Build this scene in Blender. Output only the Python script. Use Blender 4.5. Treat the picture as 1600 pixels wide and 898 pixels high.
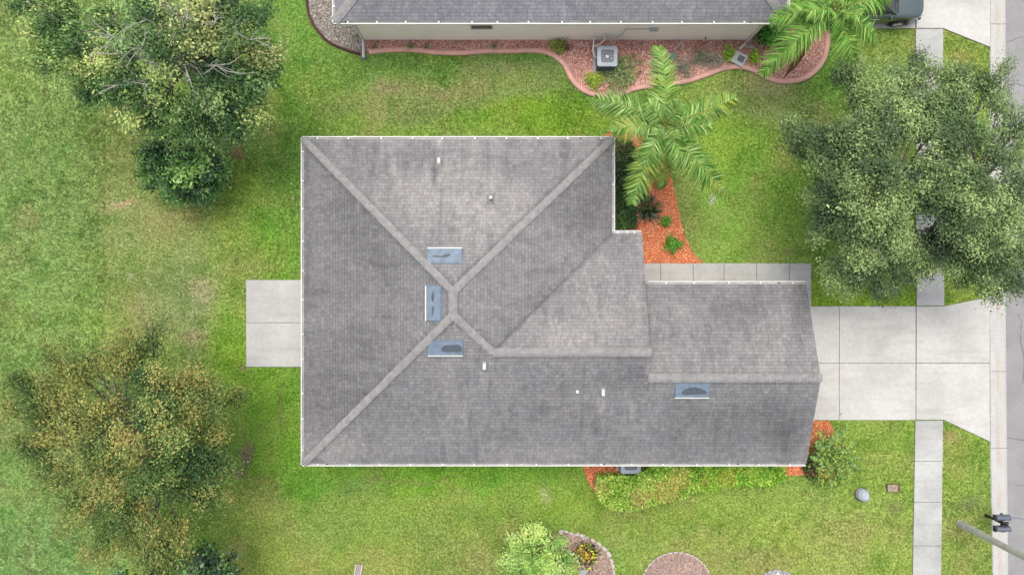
import bpy, bmesh, math, random
import numpy as np
from mathutils import Vector, Matrix

for o in list(bpy.data.objects): bpy.data.objects.remove(o)
C = bpy.context.scene
COL = C.collection
R = math.radians
rng = np.random.default_rng(7)
random.seed(7)

# ------------------------------------------------------------------ camera, light
H = 32.0           # drone height in metres
F = 1081.0         # focal length in pixels of the 1600 px photograph
cam_d = bpy.data.cameras.new('camera')
cam_d.sensor_width = 36.0
cam_d.lens = 36.0 * F / 1600.0
cam_d.clip_start = 0.5
cam_d.clip_end = 3000
cam = bpy.data.objects.new('camera', cam_d)
COL.objects.link(cam)
cam.location = (0, 0, H)
cam.rotation_euler = (0, 0, 0)
C.camera = cam

SUN_EL, SUN_AZ = 74.0, 98.0     # azimuth measured from +x towards +y
world = bpy.data.worlds.new('World'); C.world = world; world.use_nodes = True
wn, wl = world.node_tree.nodes, world.node_tree.links
bg = wn['Background']
sky = wn.new('ShaderNodeTexSky'); sky.sky_type = 'NISHITA'; sky.sun_disc = False
sky.sun_elevation = R(SUN_EL); sky.sun_rotation = R(90 - SUN_AZ)
sky.dust_density = 4.0; sky.air_density = 1.0; sky.ozone_density = 1.0
hs = wn.new('ShaderNodeHueSaturation'); hs.inputs['Saturation'].default_value = 0.42
wl.new(sky.outputs['Color'], hs.inputs['Color']); wl.new(hs.outputs['Color'], bg.inputs['Color'])
bg.inputs['Strength'].default_value = 0.15
sun_d = bpy.data.lights.new('sun', 'SUN'); sun_d.energy = 0.8; sun_d.angle = R(30); sun_d.color = (1.0, 0.955, 0.88)
sun = bpy.data.objects.new('sun', sun_d); COL.objects.link(sun)
sd = Vector((math.cos(R(SUN_EL)) * math.cos(R(SUN_AZ)), math.cos(R(SUN_EL)) * math.sin(R(SUN_AZ)), math.sin(R(SUN_EL))))
sun.rotation_euler = sd.to_track_quat('Z', 'Y').to_euler()
C.view_settings.view_transform = 'Standard'; C.view_settings.look = 'None'
C.view_settings.gamma = 1.0; C.view_settings.exposure = 0.85
C.view_settings.use_curve_mapping = False
C.render.engine = 'CYCLES'

# ------------------------------------------------------------------ helpers
GAIN = 1.5
LEAF_K = 1.35
def lin(c):
    c = np.asarray(c, float) / 255.0
    return np.where(c <= 0.04045, c / 12.92, ((c + 0.055) / 1.055) ** 2.4)
def A(r, g, b, k=1.0):
    """surface colour that reads as this display colour on an open horizontal face"""
    v = np.clip(lin((r, g, b)) / GAIN * k, 0.003, 0.85)
    return tuple(float(x) for x in v)
def P(px, py, z=0.0):
    return ((px - 800.0) * (H - z) / F, (449.0 - py) * (H - z) / F)
def PZ(px, py, z=0.0):
    x, y = P(px, py, z); return (x, y, z)

def tag(o, label=None, cat=None, group=None, kind=None):
    if label: o['label'] = label
    if cat: o['category'] = cat
    if group: o['group'] = group
    if kind: o['kind'] = kind
    return o
def empty(name, loc, label, cat, group=None):
    o = bpy.data.objects.new(name, None); COL.objects.link(o)
    o.location = loc; o.empty_display_size = 0.2
    return tag(o, label, cat, group)
def root_origin(o):
    v = Vector((0, 0, 0))
    while o is not None:
        v += o.location; o = o.parent
    return v
def copy_tree(o, parent=None):
    c = o.copy(); COL.objects.link(c); c.parent = parent
    for ch in list(o.children): copy_tree(ch, c)
    return c

def mesh_np(name, V, Fc, mat, parent=None, fcol=None, vcol=None, smooth=False):
    V = np.asarray(V, np.float32); Fc = np.asarray(Fc, np.int32)
    if parent is not None:
        V = V - np.array(root_origin(parent), np.float32)
    me = bpy.data.meshes.new(name)
    n, k = Fc.shape
    me.vertices.add(len(V)); me.vertices.foreach_set('co', V.ravel())
    me.loops.add(n * k); me.loops.foreach_set('vertex_index', Fc.ravel())
    me.polygons.add(n); me.polygons.foreach_set('loop_start', np.arange(0, n * k, k, dtype=np.int32))
    me.polygons.foreach_set('loop_total', np.full(n, k, np.int32))
    me.update(calc_edges=True)
    if fcol is not None:
        at = me.attributes.new('Col', 'FLOAT_COLOR', 'FACE')
        c = np.ones((n, 4), np.float32); c[:, :3] = fcol; at.data.foreach_set('color', c.ravel())
    if vcol is not None:
        at = me.attributes.new('Col', 'FLOAT_COLOR', 'POINT')
        c = np.ones((len(V), 4), np.float32); c[:, :3] = vcol; at.data.foreach_set('color', c.ravel())
    if smooth: me.polygons.foreach_set('use_smooth', np.ones(n, bool))
    me.materials.append(mat)
    o = bpy.data.objects.new(name, me); COL.objects.link(o)
    if parent is not None: o.parent = parent
    return o

class MB:
    def __init__(s): s.v = []; s.f = []; s.M = Matrix.Identity(4)
    def add(s, vs, fs):
        b = len(s.v)
        s.v += [tuple(s.M @ Vector(v)) for v in vs]
        s.f += [tuple(b + i for i in f) for f in fs]
        return s
    def box(s, cx, cy, cz, sx, sy, sz, rz=0.0):
        c, n = math.cos(rz), math.sin(rz); vs = []
        for dz in (-.5, .5):
            for dx, dy in ((-.5, -.5), (.5, -.5), (.5, .5), (-.5, .5)):
                x, y = dx * sx, dy * sy
                vs.append((cx + x * c - y * n, cy + x * n + y * c, cz + dz * sz))
        return s.add(vs, [(3, 2, 1, 0), (4, 5, 6, 7), (0, 1, 5, 4), (1, 2, 6, 5), (2, 3, 7, 6), (3, 0, 4, 7)])
    def bb(s, x0, x1, y0, y1, z0, z1):
        return s.box((x0 + x1) / 2, (y0 + y1) / 2, (z0 + z1) / 2, abs(x1 - x0), abs(y1 - y0), abs(z1 - z0))
    def prism(s, poly, z0, z1):
        n = len(poly)
        a = sum(poly[i][0] * poly[(i + 1) % n][1] - poly[(i + 1) % n][0] * poly[i][1] for i in range(n))
        if a < 0: poly = poly[::-1]
        vs = [(x, y, z0) for x, y in poly] + [(x, y, z1) for x, y in poly]
        fs = [tuple(range(n))[::-1], tuple(range(n, 2 * n))] + [(i, (i + 1) % n, n + (i + 1) % n, n + i) for i in range(n)]
        return s.add(vs, fs)
    def tube(s, pts, rad, n=6, cap=True):
        pts = [Vector(p) for p in pts]
        if not hasattr(rad, '__len__'): rad = [rad] * len(pts)
        vs, fs = [], []; up = Vector((0.137, 0.291, 0.947)).normalized()
        for i, p in enumerate(pts):
            d = (pts[min(i + 1, len(pts) - 1)] - pts[max(i - 1, 0)]).normalized()
            a = d.cross(up)
            if a.length < 1e-3: a = d.cross(Vector((1, 0, 0)))
            a.normalize(); b = d.cross(a)
            for k in range(n):
                t = 2 * math.pi * k / n
                vs.append(tuple(p + (a * math.cos(t) + b * math.sin(t)) * rad[i]))
        for i in range(len(pts) - 1):
            for k in range(n):
                fs.append((i * n + k, i * n + (k + 1) % n, (i + 1) * n + (k + 1) % n, (i + 1) * n + k))
        if cap: fs += [tuple(range(n)), tuple(range((len(pts) - 1) * n, len(pts) * n))[::-1]]
        return s.add(vs, fs)
    def cyl(s, cx, cy, z0, z1, r0, r1=None, n=20, rz=0):
        r1 = r0 if r1 is None else r1
        vs = [(cx + r0 * math.cos(2 * math.pi * k / n + rz), cy + r0 * math.sin(2 * math.pi * k / n + rz), z0) for k in range(n)]
        vs += [(cx + r1 * math.cos(2 * math.pi * k / n + rz), cy + r1 * math.sin(2 * math.pi * k / n + rz), z1) for k in range(n)]
        return s.add(vs, [tuple(range(n))[::-1], tuple(range(n, 2 * n))] + [(k, (k + 1) % n, n + (k + 1) % n, n + k) for k in range(n)])
    def build(s, name, mat, parent=None, bevel=0, smooth=False, seg=2):
        me = bpy.data.meshes.new(name)
        off = root_origin(parent) if parent is not None else Vector((0, 0, 0))
        me.from_pydata([(x - off.x, y - off.y, z - off.z) for x, y, z in s.v], [], s.f)
        me.validate(); me.update()
        if smooth: me.polygons.foreach_set('use_smooth', np.ones(len(me.polygons), bool))
        me.materials.append(mat)
        o = bpy.data.objects.new(name, me); COL.objects.link(o)
        if parent is not None: o.parent = parent
        if bevel:
            m = o.modifiers.new('bevel', 'BEVEL'); m.width = bevel; m.segments = seg; m.limit_method = 'ANGLE'
        return o

# value noise (numpy)
def _hash(ix, iy, seed):
    h = (ix.astype(np.int64) * 374761393 + iy.astype(np.int64) * 668265263 + seed * 1442695041) & 0xffffffff
    h = ((h ^ (h >> 13)) * 1274126177) & 0xffffffff
    h = h ^ (h >> 16)
    return (h & 0xffffff) / float(0xffffff)
def vnoise(x, y, s, seed=0):
    x = np.asarray(x) / s + 1000; y = np.asarray(y) / s + 1000
    ix, iy = np.floor(x), np.floor(y); fx, fy = x - ix, y - iy
    fx = fx * fx * (3 - 2 * fx); fy = fy * fy * (3 - 2 * fy)
    a, b = _hash(ix, iy, seed), _hash(ix + 1, iy, seed)
    c, d = _hash(ix, iy + 1, seed), _hash(ix + 1, iy + 1, seed)
    return (a * (1 - fx) + b * fx) * (1 - fy) + (c * (1 - fx) + d * fx) * fy
def fbm(x, y, s, seed=0, o=4):
    t = 0; w = 0; a = 1.0
    for i in range(o):
        t = t + a * vnoise(x, y, s / 2 ** i, seed + i * 17); w += a; a *= 0.55
    return t / w
def inpoly(x, y, poly):
    r = np.zeros(np.shape(x), bool); n = len(poly); j = n - 1
    for i in range(n):
        xi, yi = poly[i]; xj, yj = poly[j]
        if yi != yj:
            c = ((yi > y) != (yj > y)) & (x < (xj - xi) * (y - yi) / (yj - yi) + xi)
            r ^= c
        j = i
    return r
def smooth_path(pts, n=8, closed=False):
    out = []; m = len(pts)
    rngi = range(m if closed else m - 1)
    for i in rngi:
        if closed: p0, p1, p2, p3 = (pts[(i - 1) % m], pts[i], pts[(i + 1) % m], pts[(i + 2) % m])
        else: p0, p1, p2, p3 = (pts[max(i - 1, 0)], pts[i], pts[i + 1], pts[min(i + 2, m - 1)])
        for k in range(n):
            t = k / n
            out.append(tuple(0.5 * ((2 * b) + (-a + c) * t + (2 * a - 5 * b + 4 * c - d) * t * t + (-a + 3 * b - 3 * c + d) * t ** 3)
                             for a, b, c, d in zip(p0, p1, p2, p3)))
    if not closed: out.append(tuple(pts[-1]))
    return out

# ------------------------------------------------------------------ materials
def new_mat(name):
    m = bpy.data.materials.new(name); m.use_nodes = True
    nt = m.node_tree; b = nt.nodes['Principled BSDF']
    return m, nt, b
def nnode(nt, t, **kw):
    n = nt.nodes.new(t)
    for k, v in kw.items(): setattr(n, k, v)
    return n
def noise_fac(nt, scale, detail=4, coord='Object', stretch=None, rough=0.6):
    tc = nnode(nt, 'ShaderNodeTexCoord'); src = tc.outputs[coord]
    if stretch:
        mp = nnode(nt, 'ShaderNodeMapping'); mp.inputs['Scale'].default_value = stretch
        nt.links.new(src, mp.inputs['Vector']); src = mp.outputs['Vector']
    n = nnode(nt, 'ShaderNodeTexNoise'); n.inputs['Scale'].default_value = scale
    n.inputs['Detail'].default_value = detail; n.inputs['Roughness'].default_value = rough
    nt.links.new(src, n.inputs['Vector'])
    return n.outputs['Fac']
def ramp(nt, fac, stops):
    r = nnode(nt, 'ShaderNodeValToRGB'); e = r.color_ramp.elements
    while len(e) < len(stops): e.new(0.5)
    for el, (p, c) in zip(e, stops):
        el.position = p; el.color = (*c, 1) if len(c) == 3 else c
    nt.links.new(fac, r.inputs['Fac']); return r.outputs['Color']
def mul(nt, a, b, fac=1.0, mode='MULTIPLY'):
    m = nnode(nt, 'ShaderNodeMix', data_type='RGBA', blend_type=mode)
    m.inputs[0].default_value = fac
    for s, v in ((m.inputs[6], a), (m.inputs[7], b)):
        if isinstance(v, tuple): s.default_value = (*v, 1) if len(v) == 3 else v
        else: nt.links.new(v, s)
    return m.outputs[2]
def bump(nt, b, h, strength=0.4, dist=0.02):
    n = nnode(nt, 'ShaderNodeBump'); n.inputs['Strength'].default_value = strength; n.inputs['Distance'].default_value = dist
    nt.links.new(h, n.inputs['Height']); nt.links.new(n.outputs['Normal'], b.inputs['Normal'])
def g(v): return (v, v, v)

def plain(name, col, rough=0.6, metal=0.0, var=0.15, scale=6.0, bmp=0.0, spec=0.5):
    m, nt, b = new_mat(name)
    f = noise_fac(nt, scale, 5)
    c = mul(nt, tuple(col), ramp(nt, f, [(0.3, g(1 - var)), (0.7, g(1 + var * 0.4))]))
    nt.links.new(c, b.inputs['Base Color'])
    b.inputs['Roughness'].default_value = rough; b.inputs['Metallic'].default_value = metal
    b.inputs['Specular IOR Level'].default_value = spec
    if bmp: bump(nt, b, noise_fac(nt, scale * 8, 4), bmp, 0.01)
    return m
def attr_mat(name, rough=0.6, trans=0.0, spec=0.3, nscale=None, nvar=0.3, bmp=0.0):
    m, nt, b = new_mat(name)
    at = nnode(nt, 'ShaderNodeAttribute', attribute_name='Col')
    c = at.outputs['Color']
    if nscale: c = mul(nt, c, ramp(nt, noise_fac(nt, nscale, 4), [(0.3, g(1 - nvar)), (0.7, g(1 + nvar))]))
    nt.links.new(c, b.inputs['Base Color'])
    b.inputs['Roughness'].default_value = rough; b.inputs['Specular IOR Level'].default_value = spec
    if bmp: bump(nt, b, noise_fac(nt, nscale * 2, 5), bmp, 0.03)
    if trans:
        tr = nnode(nt, 'ShaderNodeBsdfTranslucent'); nt.links.new(c, tr.inputs['Color'])
        mx = nnode(nt, 'ShaderNodeMixShader'); mx.inputs[0].default_value = trans
        out = nt.nodes['Material Output']
        nt.links.new(b.outputs[0], mx.inputs[1]); nt.links.new(tr.outputs[0], mx.inputs[2]); nt.links.new(mx.outputs[0], out.inputs['Surface'])
    return m

def concrete(name, col, stain=0.28):
    m, nt, b = new_mat(name)
    c = mul(nt, tuple(col), ramp(nt, noise_fac(nt, 0.45, 6), [(0.35, g(1 - stain)), (0.62, g(1.03))]))
    c = mul(nt, c, ramp(nt, noise_fac(nt, 5.0, 6, rough=0.7), [(0.32, g(0.91)), (0.6, g(1.03))]))
    c = mul(nt, c, ramp(nt, noise_fac(nt, 45, 3), [(0.3, g(0.88)), (0.7, g(1.06))]))
    c = mul(nt, c, ramp(nt, noise_fac(nt, 1.3, 7, stretch=(1, 3, 1)), [(0.64, (1, 1, 1)), (0.8, (0.82, 0.78, 0.73))]))
    c = mul(nt, c, ramp(nt, noise_fac(nt, .9, 5, stretch=(.35, 2.2, 1)), [(0.5, (1, 1, 1)), (0.72, (0.86, 0.85, 0.84))]))
    nt.links.new(c, b.inputs['Base Color']); b.inputs['Roughness'].default_value = 0.85
    bump(nt, b, noise_fac(nt, 60, 4), 0.25, 0.004)
    return m

def shingle(name, base):
    m, nt, b = new_mat(name)
    tc = nnode(nt, 'ShaderNodeTexCoord')
    br = nnode(nt, 'ShaderNodeTexBrick'); br.offset = 0.37; br.offset_frequency = 2; br.squash = 0.7; br.squash_frequency = 3
    br.inputs['Scale'].default_value = 1.0
    br.inputs['Brick Width'].default_value = 0.27; br.inputs['Row Height'].default_value = 0.145
    br.inputs['Mortar Size'].default_value = 0.011; br.inputs['Mortar Smooth'].default_value = 0.4
    br.inputs['Bias'].default_value = 0.0
    br.inputs['Color1'].default_value = (0.88, 0.88, 0.88, 1); br.inputs['Color2'].default_value = (1.11, 1.11, 1.11, 1)
    br.inputs['Mortar'].default_value = (0.66, 0.66, 0.67, 1)
    # slightly wavy courses
    nt.links.new(tc.outputs['UV'], br.inputs['Vector'])
    at = nnode(nt, 'ShaderNodeAttribute', attribute_name='Col')
    c = mul(nt, tuple(base), br.outputs['Color'], 1.0)
    c = mul(nt, c, at.outputs['Color'])
    c = mul(nt, c, ramp(nt, noise_fac(nt, 7, 4, coord='UV', stretch=(1.0, 0.5, 1)), [(0.34, g(0.86)), (0.66, g(1.12))]))
    c = mul(nt, c, ramp(nt, noise_fac(nt, 2.2, 5, coord='UV', stretch=(1.3, 0.35, 1)), [(0.36, (0.88, 0.88, 0.90)), (0.64, (1.06, 1.055, 1.04))]))
    c = mul(nt, c, ramp(nt, noise_fac(nt, 140, 2), [(0.3, g(0.8)), (0.7, g(1.2))]))
    nt.links.new(c, b.inputs['Base Color']); b.inputs['Roughness'].default_value = 0.93
    b.inputs['Specular IOR Level'].default_value = 0.2
    bump(nt, b, br.outputs['Fac'], -0.5 if False else 0.5, 0.008)
    # invert brick Fac (mortar = 1) so joints sink
    bn = [n for n in nt.nodes if n.type == 'BUMP'][0]; bn.invert = True
    return m

M = {}
M['lawn'] = attr_mat('lawn_soil_and_turf', rough=0.95, spec=0.1, nscale=11, nvar=0.6, bmp=1.0)
M['blade'] = attr_mat('grass_blade', rough=0.7, trans=0.25, spec=0.2)
M['leaf'] = attr_mat('tree_leaf', rough=0.55, trans=0.22, spec=0.3)
M['gloss_leaf'] = attr_mat('glossy_leaf', rough=0.38, trans=0.15, spec=0.45)
M['palm_leaf'] = attr_mat('palm_leaflet', rough=0.5, trans=0.25, spec=0.25)
M['chip'] = attr_mat('mulch_chip', rough=0.9, spec=0.1)
M['rust'] = attr_mat('curb_concrete', rough=0.85, spec=0.2, nscale=12, nvar=0.12)
M['bark'] = plain('grey_bark', A(138, 130, 118, .8), 0.9, var=0.45, scale=9, bmp=0.6)
M['bark_pale'] = plain('pale_grey_bark', A(176, 168, 154), .9, var=.4, scale=9, bmp=.6)
M['bark_dark'] = plain('dark_bark', A(92, 84, 72, .8), 0.9, var=0.4, scale=9, bmp=0.6)
M['palm_bark'] = plain('palm_trunk_bark', A(140, 128, 112, .8), 0.9, var=0.35, scale=5, bmp=0.5)
M['dead'] = plain('dead_palm_sheath', A(128, 84, 52), 0.8, var=0.4, scale=7, bmp=0.4)
M['concrete'] = concrete('driveway_concrete', A(220, 217, 210), 0.16)
M['walk'] = concrete('walk_concrete', A(208, 207, 202), 0.24)
M['patio'] = concrete('patio_concrete', A(212, 210, 205), 0.16)
M['white'] = plain('white_painted_metal', A(236, 235, 228), 0.45, var=0.10, scale=3)
M['hanger'] = plain('hanger_metal', A(245, 245, 242), 0.4, var=0.05)
M['gutter_in'] = plain('dirty_gutter_lining', A(208, 206, 204), 0.8, var=0.45, scale=1.8)
M['stucco'] = plain('beige_stucco', (0.88, 0.78, 0.70), 0.9, var=0.06, scale=1.2, bmp=0.3)
M['shingle'] = shingle('grey_shingles', A(153, 151, 149))
M['shingle2'] = shingle('blue_grey_shingles', A(144, 144, 148))
M['cap'] = plain('ridge_cap_shingle', A(166, 164, 161), 0.93, var=0.26, scale=5, bmp=0.5, spec=0.2)
M['shingle_plain'] = plain('painted_flashing', A(140, 140, 138), .8, var=.3, scale=9)
M['vent_blue'] = plain('galvanised_blue_metal', A(124, 142, 160), 0.55, metal=0.0, var=0.3, scale=4)
M['stain'] = plain('dried_puddle_grime', A(84, 92, 102), 0.6, var=0.3, scale=12)
M['pipe'] = plain('pale_lead_pipe', A(226, 226, 220), 0.6, var=0.15, scale=9)
M['dark'] = plain('dark_void', (0.012, 0.012, 0.014), 0.8, var=0.1)
M['glass'] = plain('window_glass', (0.03, 0.04, 0.045), 0.06, var=0.1, spec=0.9)
M['door'] = plain('painted_door', A(120, 70, 55), 0.5, var=0.15)
M['garage'] = plain('garage_door_white', A(225, 222, 214), 0.5, var=0.08)
M['terracotta'] = plain('terracotta_curbing', A(232, 178, 164), 0.85, var=0.16, scale=3, bmp=0.4)
M['brown_edge'] = plain('brown_edging', A(92, 55, 48), 0.8, var=0.35, scale=4, bmp=0.4)
M['ac'] = plain('grey_enamel', A(160, 170, 182), 0.45, var=0.12, scale=6)
M['ac_side'] = plain('condenser_louvres', A(110, 118, 126), 0.5, var=0.2, scale=12)
M['fan'] = plain('fan_blade_metal', A(200, 206, 212), 0.35, metal=0.3, var=0.1)
M['plastic_grey'] = plain('weathered_grey_plastic', A(190, 200, 206), 0.6, var=0.2, scale=8)
M['panel_grey'] = plain('pale_grey_lid', A(188, 190, 190), 0.6, var=0.12, scale=7)
M['panel_dark'] = plain('dark_grille', A(100, 100, 108), 0.6, var=0.2, scale=20)
M['lid'] = plain('cast_pinkish_lid', A(176, 158, 136), 0.9, var=0.35, scale=10, bmp=0.4)
M['soil'] = plain('bare_soil', A(120, 96, 74, .8), 0.95, var=0.4, scale=5, bmp=0.6)
M['black'] = plain('black_paint', (0.012, 0.012, 0.012), 0.45, var=0.2)
M['mail'] = plain('grey_mailbox_metal', A(118, 126, 140), 0.42, metal=0.3, var=0.15, scale=6)
M['mail_dark'] = plain('mailbox_front', A(70, 66, 68), 0.6, var=0.2)
M['pole'] = plain('pole_concrete', A(206, 204, 192), 0.85, var=0.25, scale=4, bmp=0.3)
M['stone'] = plain('pale_limestone', A(218, 208, 194), 0.9, var=0.3, scale=9, bmp=0.7)
M['stone_grey'] = plain('grey_white_stone', A(196, 192, 188), 0.9, var=0.4, scale=9, bmp=0.7)
M['board'] = plain('pinkish_concrete_trough', A(178, 160, 156), 0.9, var=0.2, scale=6, bmp=0.4)
M['car'] = plain('dark_green_car_paint', (0.075, 0.10, 0.105), 0.28, metal=0.6, var=0.03, spec=0.7)
M['car'].node_tree.nodes['Principled BSDF'].inputs['Coat Weight'].default_value = 1.0
M['car'].node_tree.nodes['Principled BSDF'].inputs['Coat Roughness'].default_value = 0.06
M['tyre'] = plain('tyre_rubber', (0.018, 0.018, 0.018), 0.8, var=0.2)
M['rim'] = plain('alloy_rim', (0.62, 0.62, 0.63), 0.3, metal=0.7, var=0.08)
M['lamp_lens'] = plain('headlight_lens', (0.5, 0.52, 0.54), 0.15, var=0.05, spec=0.8)

def asphalt():
    m, nt, b = new_mat('worn_asphalt')
    c = mul(nt, A(164, 162, 161), ramp(nt, noise_fac(nt, 0.7, 6), [(0.35, g(0.86)), (0.65, g(1.06))]))
    c = mul(nt, c, ramp(nt, noise_fac(nt, 30, 4), [(0.32, g(0.74)), (0.68, g(1.22))]))
    nt.links.new(c, b.inputs['Base Color']); b.inputs['Roughness'].default_value = 0.92
    bump(nt, b, noise_fac(nt, 90, 3), 0.4, 0.006)
    return m
M['asphalt'] = asphalt()
M['joint'] = plain('joint_dirt', A(170, 166, 158), .95, var=.4, scale=5)

# ------------------------------------------------------------------ site plan (photo pixel -> ground metres)
def poly(pts, z=0.0): return [P(x, y, z) for x, y in pts]
SW_L = [(1430, 45), (1432, 478), (1430, 656), (1426, 898)]
curbL = [(1548, -300), (1547, 75), (1546, 478), (1547, 690), (1551, 898), (1556, 1250)]
drive_poly = [(1226, 478), (1430.5, 478), (1430.5, 656), (1226, 656)]
apron_poly = [(1431, 478), (1474, 478), (1546, 463), (1547, 690), (1474, 656), (1430, 655)]
ndrive_poly = [(1270, 45), (1270, -230), (1430, -230), (1430, 45)]
napron_poly = [(1431, 45), (1431, -230), (1548, -260), (1547, 75), (1473, 45)]
walk_poly = [(1003, 411), (1267, 411), (1268, 478), (1226, 478), (1226, 447), (1003, 447)]
sw1 = [(1430.5, 46), (1473, 46), (1475, 477.5), (1432, 477.5)]
sw2 = [(1430, 656.5), (1473, 656.5), (1470, 898), (1466, 1250), (1420, 1250), (1426, 898)]
patio_poly = [(385, 437), (486, 437), (486, 572.5), (385, 572.5)]
front_bed = [(955, 206), (985, 206), (1006, 212), (1015, 232), (1036, 250), (1048, 275), (1055, 305), (1062, 340), (1070, 370), (1082, 395), (1099, 411), (985, 411), (940, 300), (940, 215)]
south_bed = [(905, 715), (1262, 715), (1266, 741), (1225, 742), (1100, 760), (1000, 770), (935, 775), (920, 755), (913, 735)]
corner_bed = [(1240, 657), (1295, 657), (1310, 690), (1318, 720), (1300, 748), (1262, 742), (1240, 735)]
ncurb = [(577, 82), (600, 79), (640, 78), (680, 82), (720, 83), (760, 80), (800, 80), (830, 79), (850, 81), (867, 88), (882, 102), (893, 123), (907, 138), (928, 148), (950, 150),
         (971, 147), (988, 140), (1011, 135), (1051, 131), (1080, 125), (1109, 115), (1132, 107), (1160, 105), (1183, 113), (1201, 123), (1224, 128), (1252, 124),
         (1273, 111), (1287, 91), (1293, 66), (1292, 46)]
nbed = ncurb + [(1240, 44), (1180, 44), (1180, 60), (570, 60), (569, 84)]
nwcurb = [(478, -60), (480, 0), (483, 22), (494, 45), (514, 66), (540, 78), (563, 85)]
nwbed = nwcurb + [(568, 85), (572, 50), (560, -60)]
ringA = [(868, 833), (881, 829), (894, 833), (907, 835), (922, 841), (933, 847), (943, 855), (950, 862), (955, 874), (959, 891), (958, 915), (940, 940), (900, 950), (855, 935), (838, 900), (840, 865), (852, 845)]
def circ(cx, cy, rx, ry, n=26): return [(cx + rx * math.cos(2 * math.pi * k / n), cy - ry * math.sin(2 * math.pi * k / n)) for k in range(n)]
ringB = circ(1057, 913, 54, 51)
ringC = circ(1214, 919, 31, 29)
house_poly = [(490, 235), (940, 235), (940, 375), (985, 375), (985, 455), (1235, 455), (1235, 706), (490, 706)]
nhouse_poly = [(566, 62), (1180, 62), (1180, -300), (566, -300)]
road_poly = [(1571, -300), (1571, 478), (1575, 898), (1580, 1250), (1900, 1250), (1900, -300)]

def smp(pts): return smooth_path(pts, 6)
HARD = [poly(p) for p in (drive_poly, apron_poly, ndrive_poly, napron_poly, walk_poly, sw1, sw2, patio_poly, front_bed, south_bed, corner_bed, house_poly, nhouse_poly)]
HARD += [poly(smp(ncurb) + nbed[len(ncurb):]), poly(smp(nwcurb) + nwbed[len(nwcurb):]), poly(ringA), poly(ringB), poly(ringC)]
HARD.append(poly(curbL + [(2200, 1250), (2200, -300)]))
def hard_mask(x, y):
    r = np.zeros(np.shape(x), bool)
    for p in HARD: r |= inpoly(x, y, p)
    return r

# lawn colour: broad patches of species, wear and dryness
spots = [  # px, py, rx, ry, rgb, weight
    (60, 300, 110, 330, (122, 154, 76), 3), (90, 480, 70, 60, (138, 172, 84), 1.6), (20, 110, 60, 90, (134, 160, 84), 1.6), (60, 880, 90, 130, (122, 160, 84), 2),
    (230, 380, 70, 90, (130, 150, 76), 2.0), (300, 470, 60, 60, (132, 148, 86), 2.0), (300, 340, 60, 40, (122, 134, 66), 2), (200, 210, 50, 80, (124, 142, 66), 2),
    (360, 330, 30, 90, (118, 150, 58), 1.5), (362, 520, 26, 80, (122, 160, 52), 2), (445, 150, 40, 190, (104, 146, 56), 2.6), (430, 380, 30, 60, (112, 158, 48), 2),
    (430, 680, 50, 70, (104, 150, 44), 2), (520, 110, 60, 22, (98, 140, 56), 1.5),
    (620, 150, 100, 40, (122, 140, 72), 2.2), (780, 130, 110, 22, (116, 136, 68), 2), (720, 98, 190, 14, (92, 134, 54), 2), (860, 190, 90, 20, (114, 152, 40), 2.4), (700, 195, 200, 16, (112, 150, 52), 2),
    (910, 120, 40, 40, (106, 134, 62), 1.2), (1000, 165, 60, 20, (94, 136, 54), 1.5),
    (1180, 150, 60, 30, (140, 154, 86), 1.8), (1130, 230, 60, 50, (130, 168, 60), 2), (1180, 310, 70, 70, (122, 162, 60), 2.6), (1170, 385, 90, 26, (128, 160, 66), 2), (1080, 330, 26, 60, (134, 148, 72), 1.4),
    (1300, 110, 60, 40, (100, 146, 52), 2), (1390, 75, 50, 26, (130, 150, 66), 1.4), (1350, 460, 90, 20, (124, 162, 46), 3), (1510, 90, 30, 30, (128, 148, 62), 2), (1500, 455, 30, 25, (128, 164, 48), 2),
    (650, 748, 200, 14, (98, 150, 42), 2.4), (560, 800, 120, 50, (118, 146, 60), 2), (430, 860, 60, 50, (130, 150, 62), 1.8), (700, 860, 90, 40, (126, 144, 66), 1.8), (820, 800, 70, 40, (116, 150, 58), 2),
    (1000, 815, 120, 22, (116, 148, 52), 2), (1150, 800, 90, 40, (132, 158, 64), 2.2), (1280, 850, 90, 50, (142, 160, 74), 2.4), (1380, 710, 50, 50, (128, 156, 60), 2.4), (1100, 860, 80, 40, (132, 152, 66), 2),
    (1510, 720, 30, 60, (124, 152, 58), 2), (1510, 850, 30, 60, (130, 152, 66), 2), (380, 590, 40, 30, (116, 158, 48), 1.6), (1390, 860, 50, 60, (134, 158, 64), 1.6),
]
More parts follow.
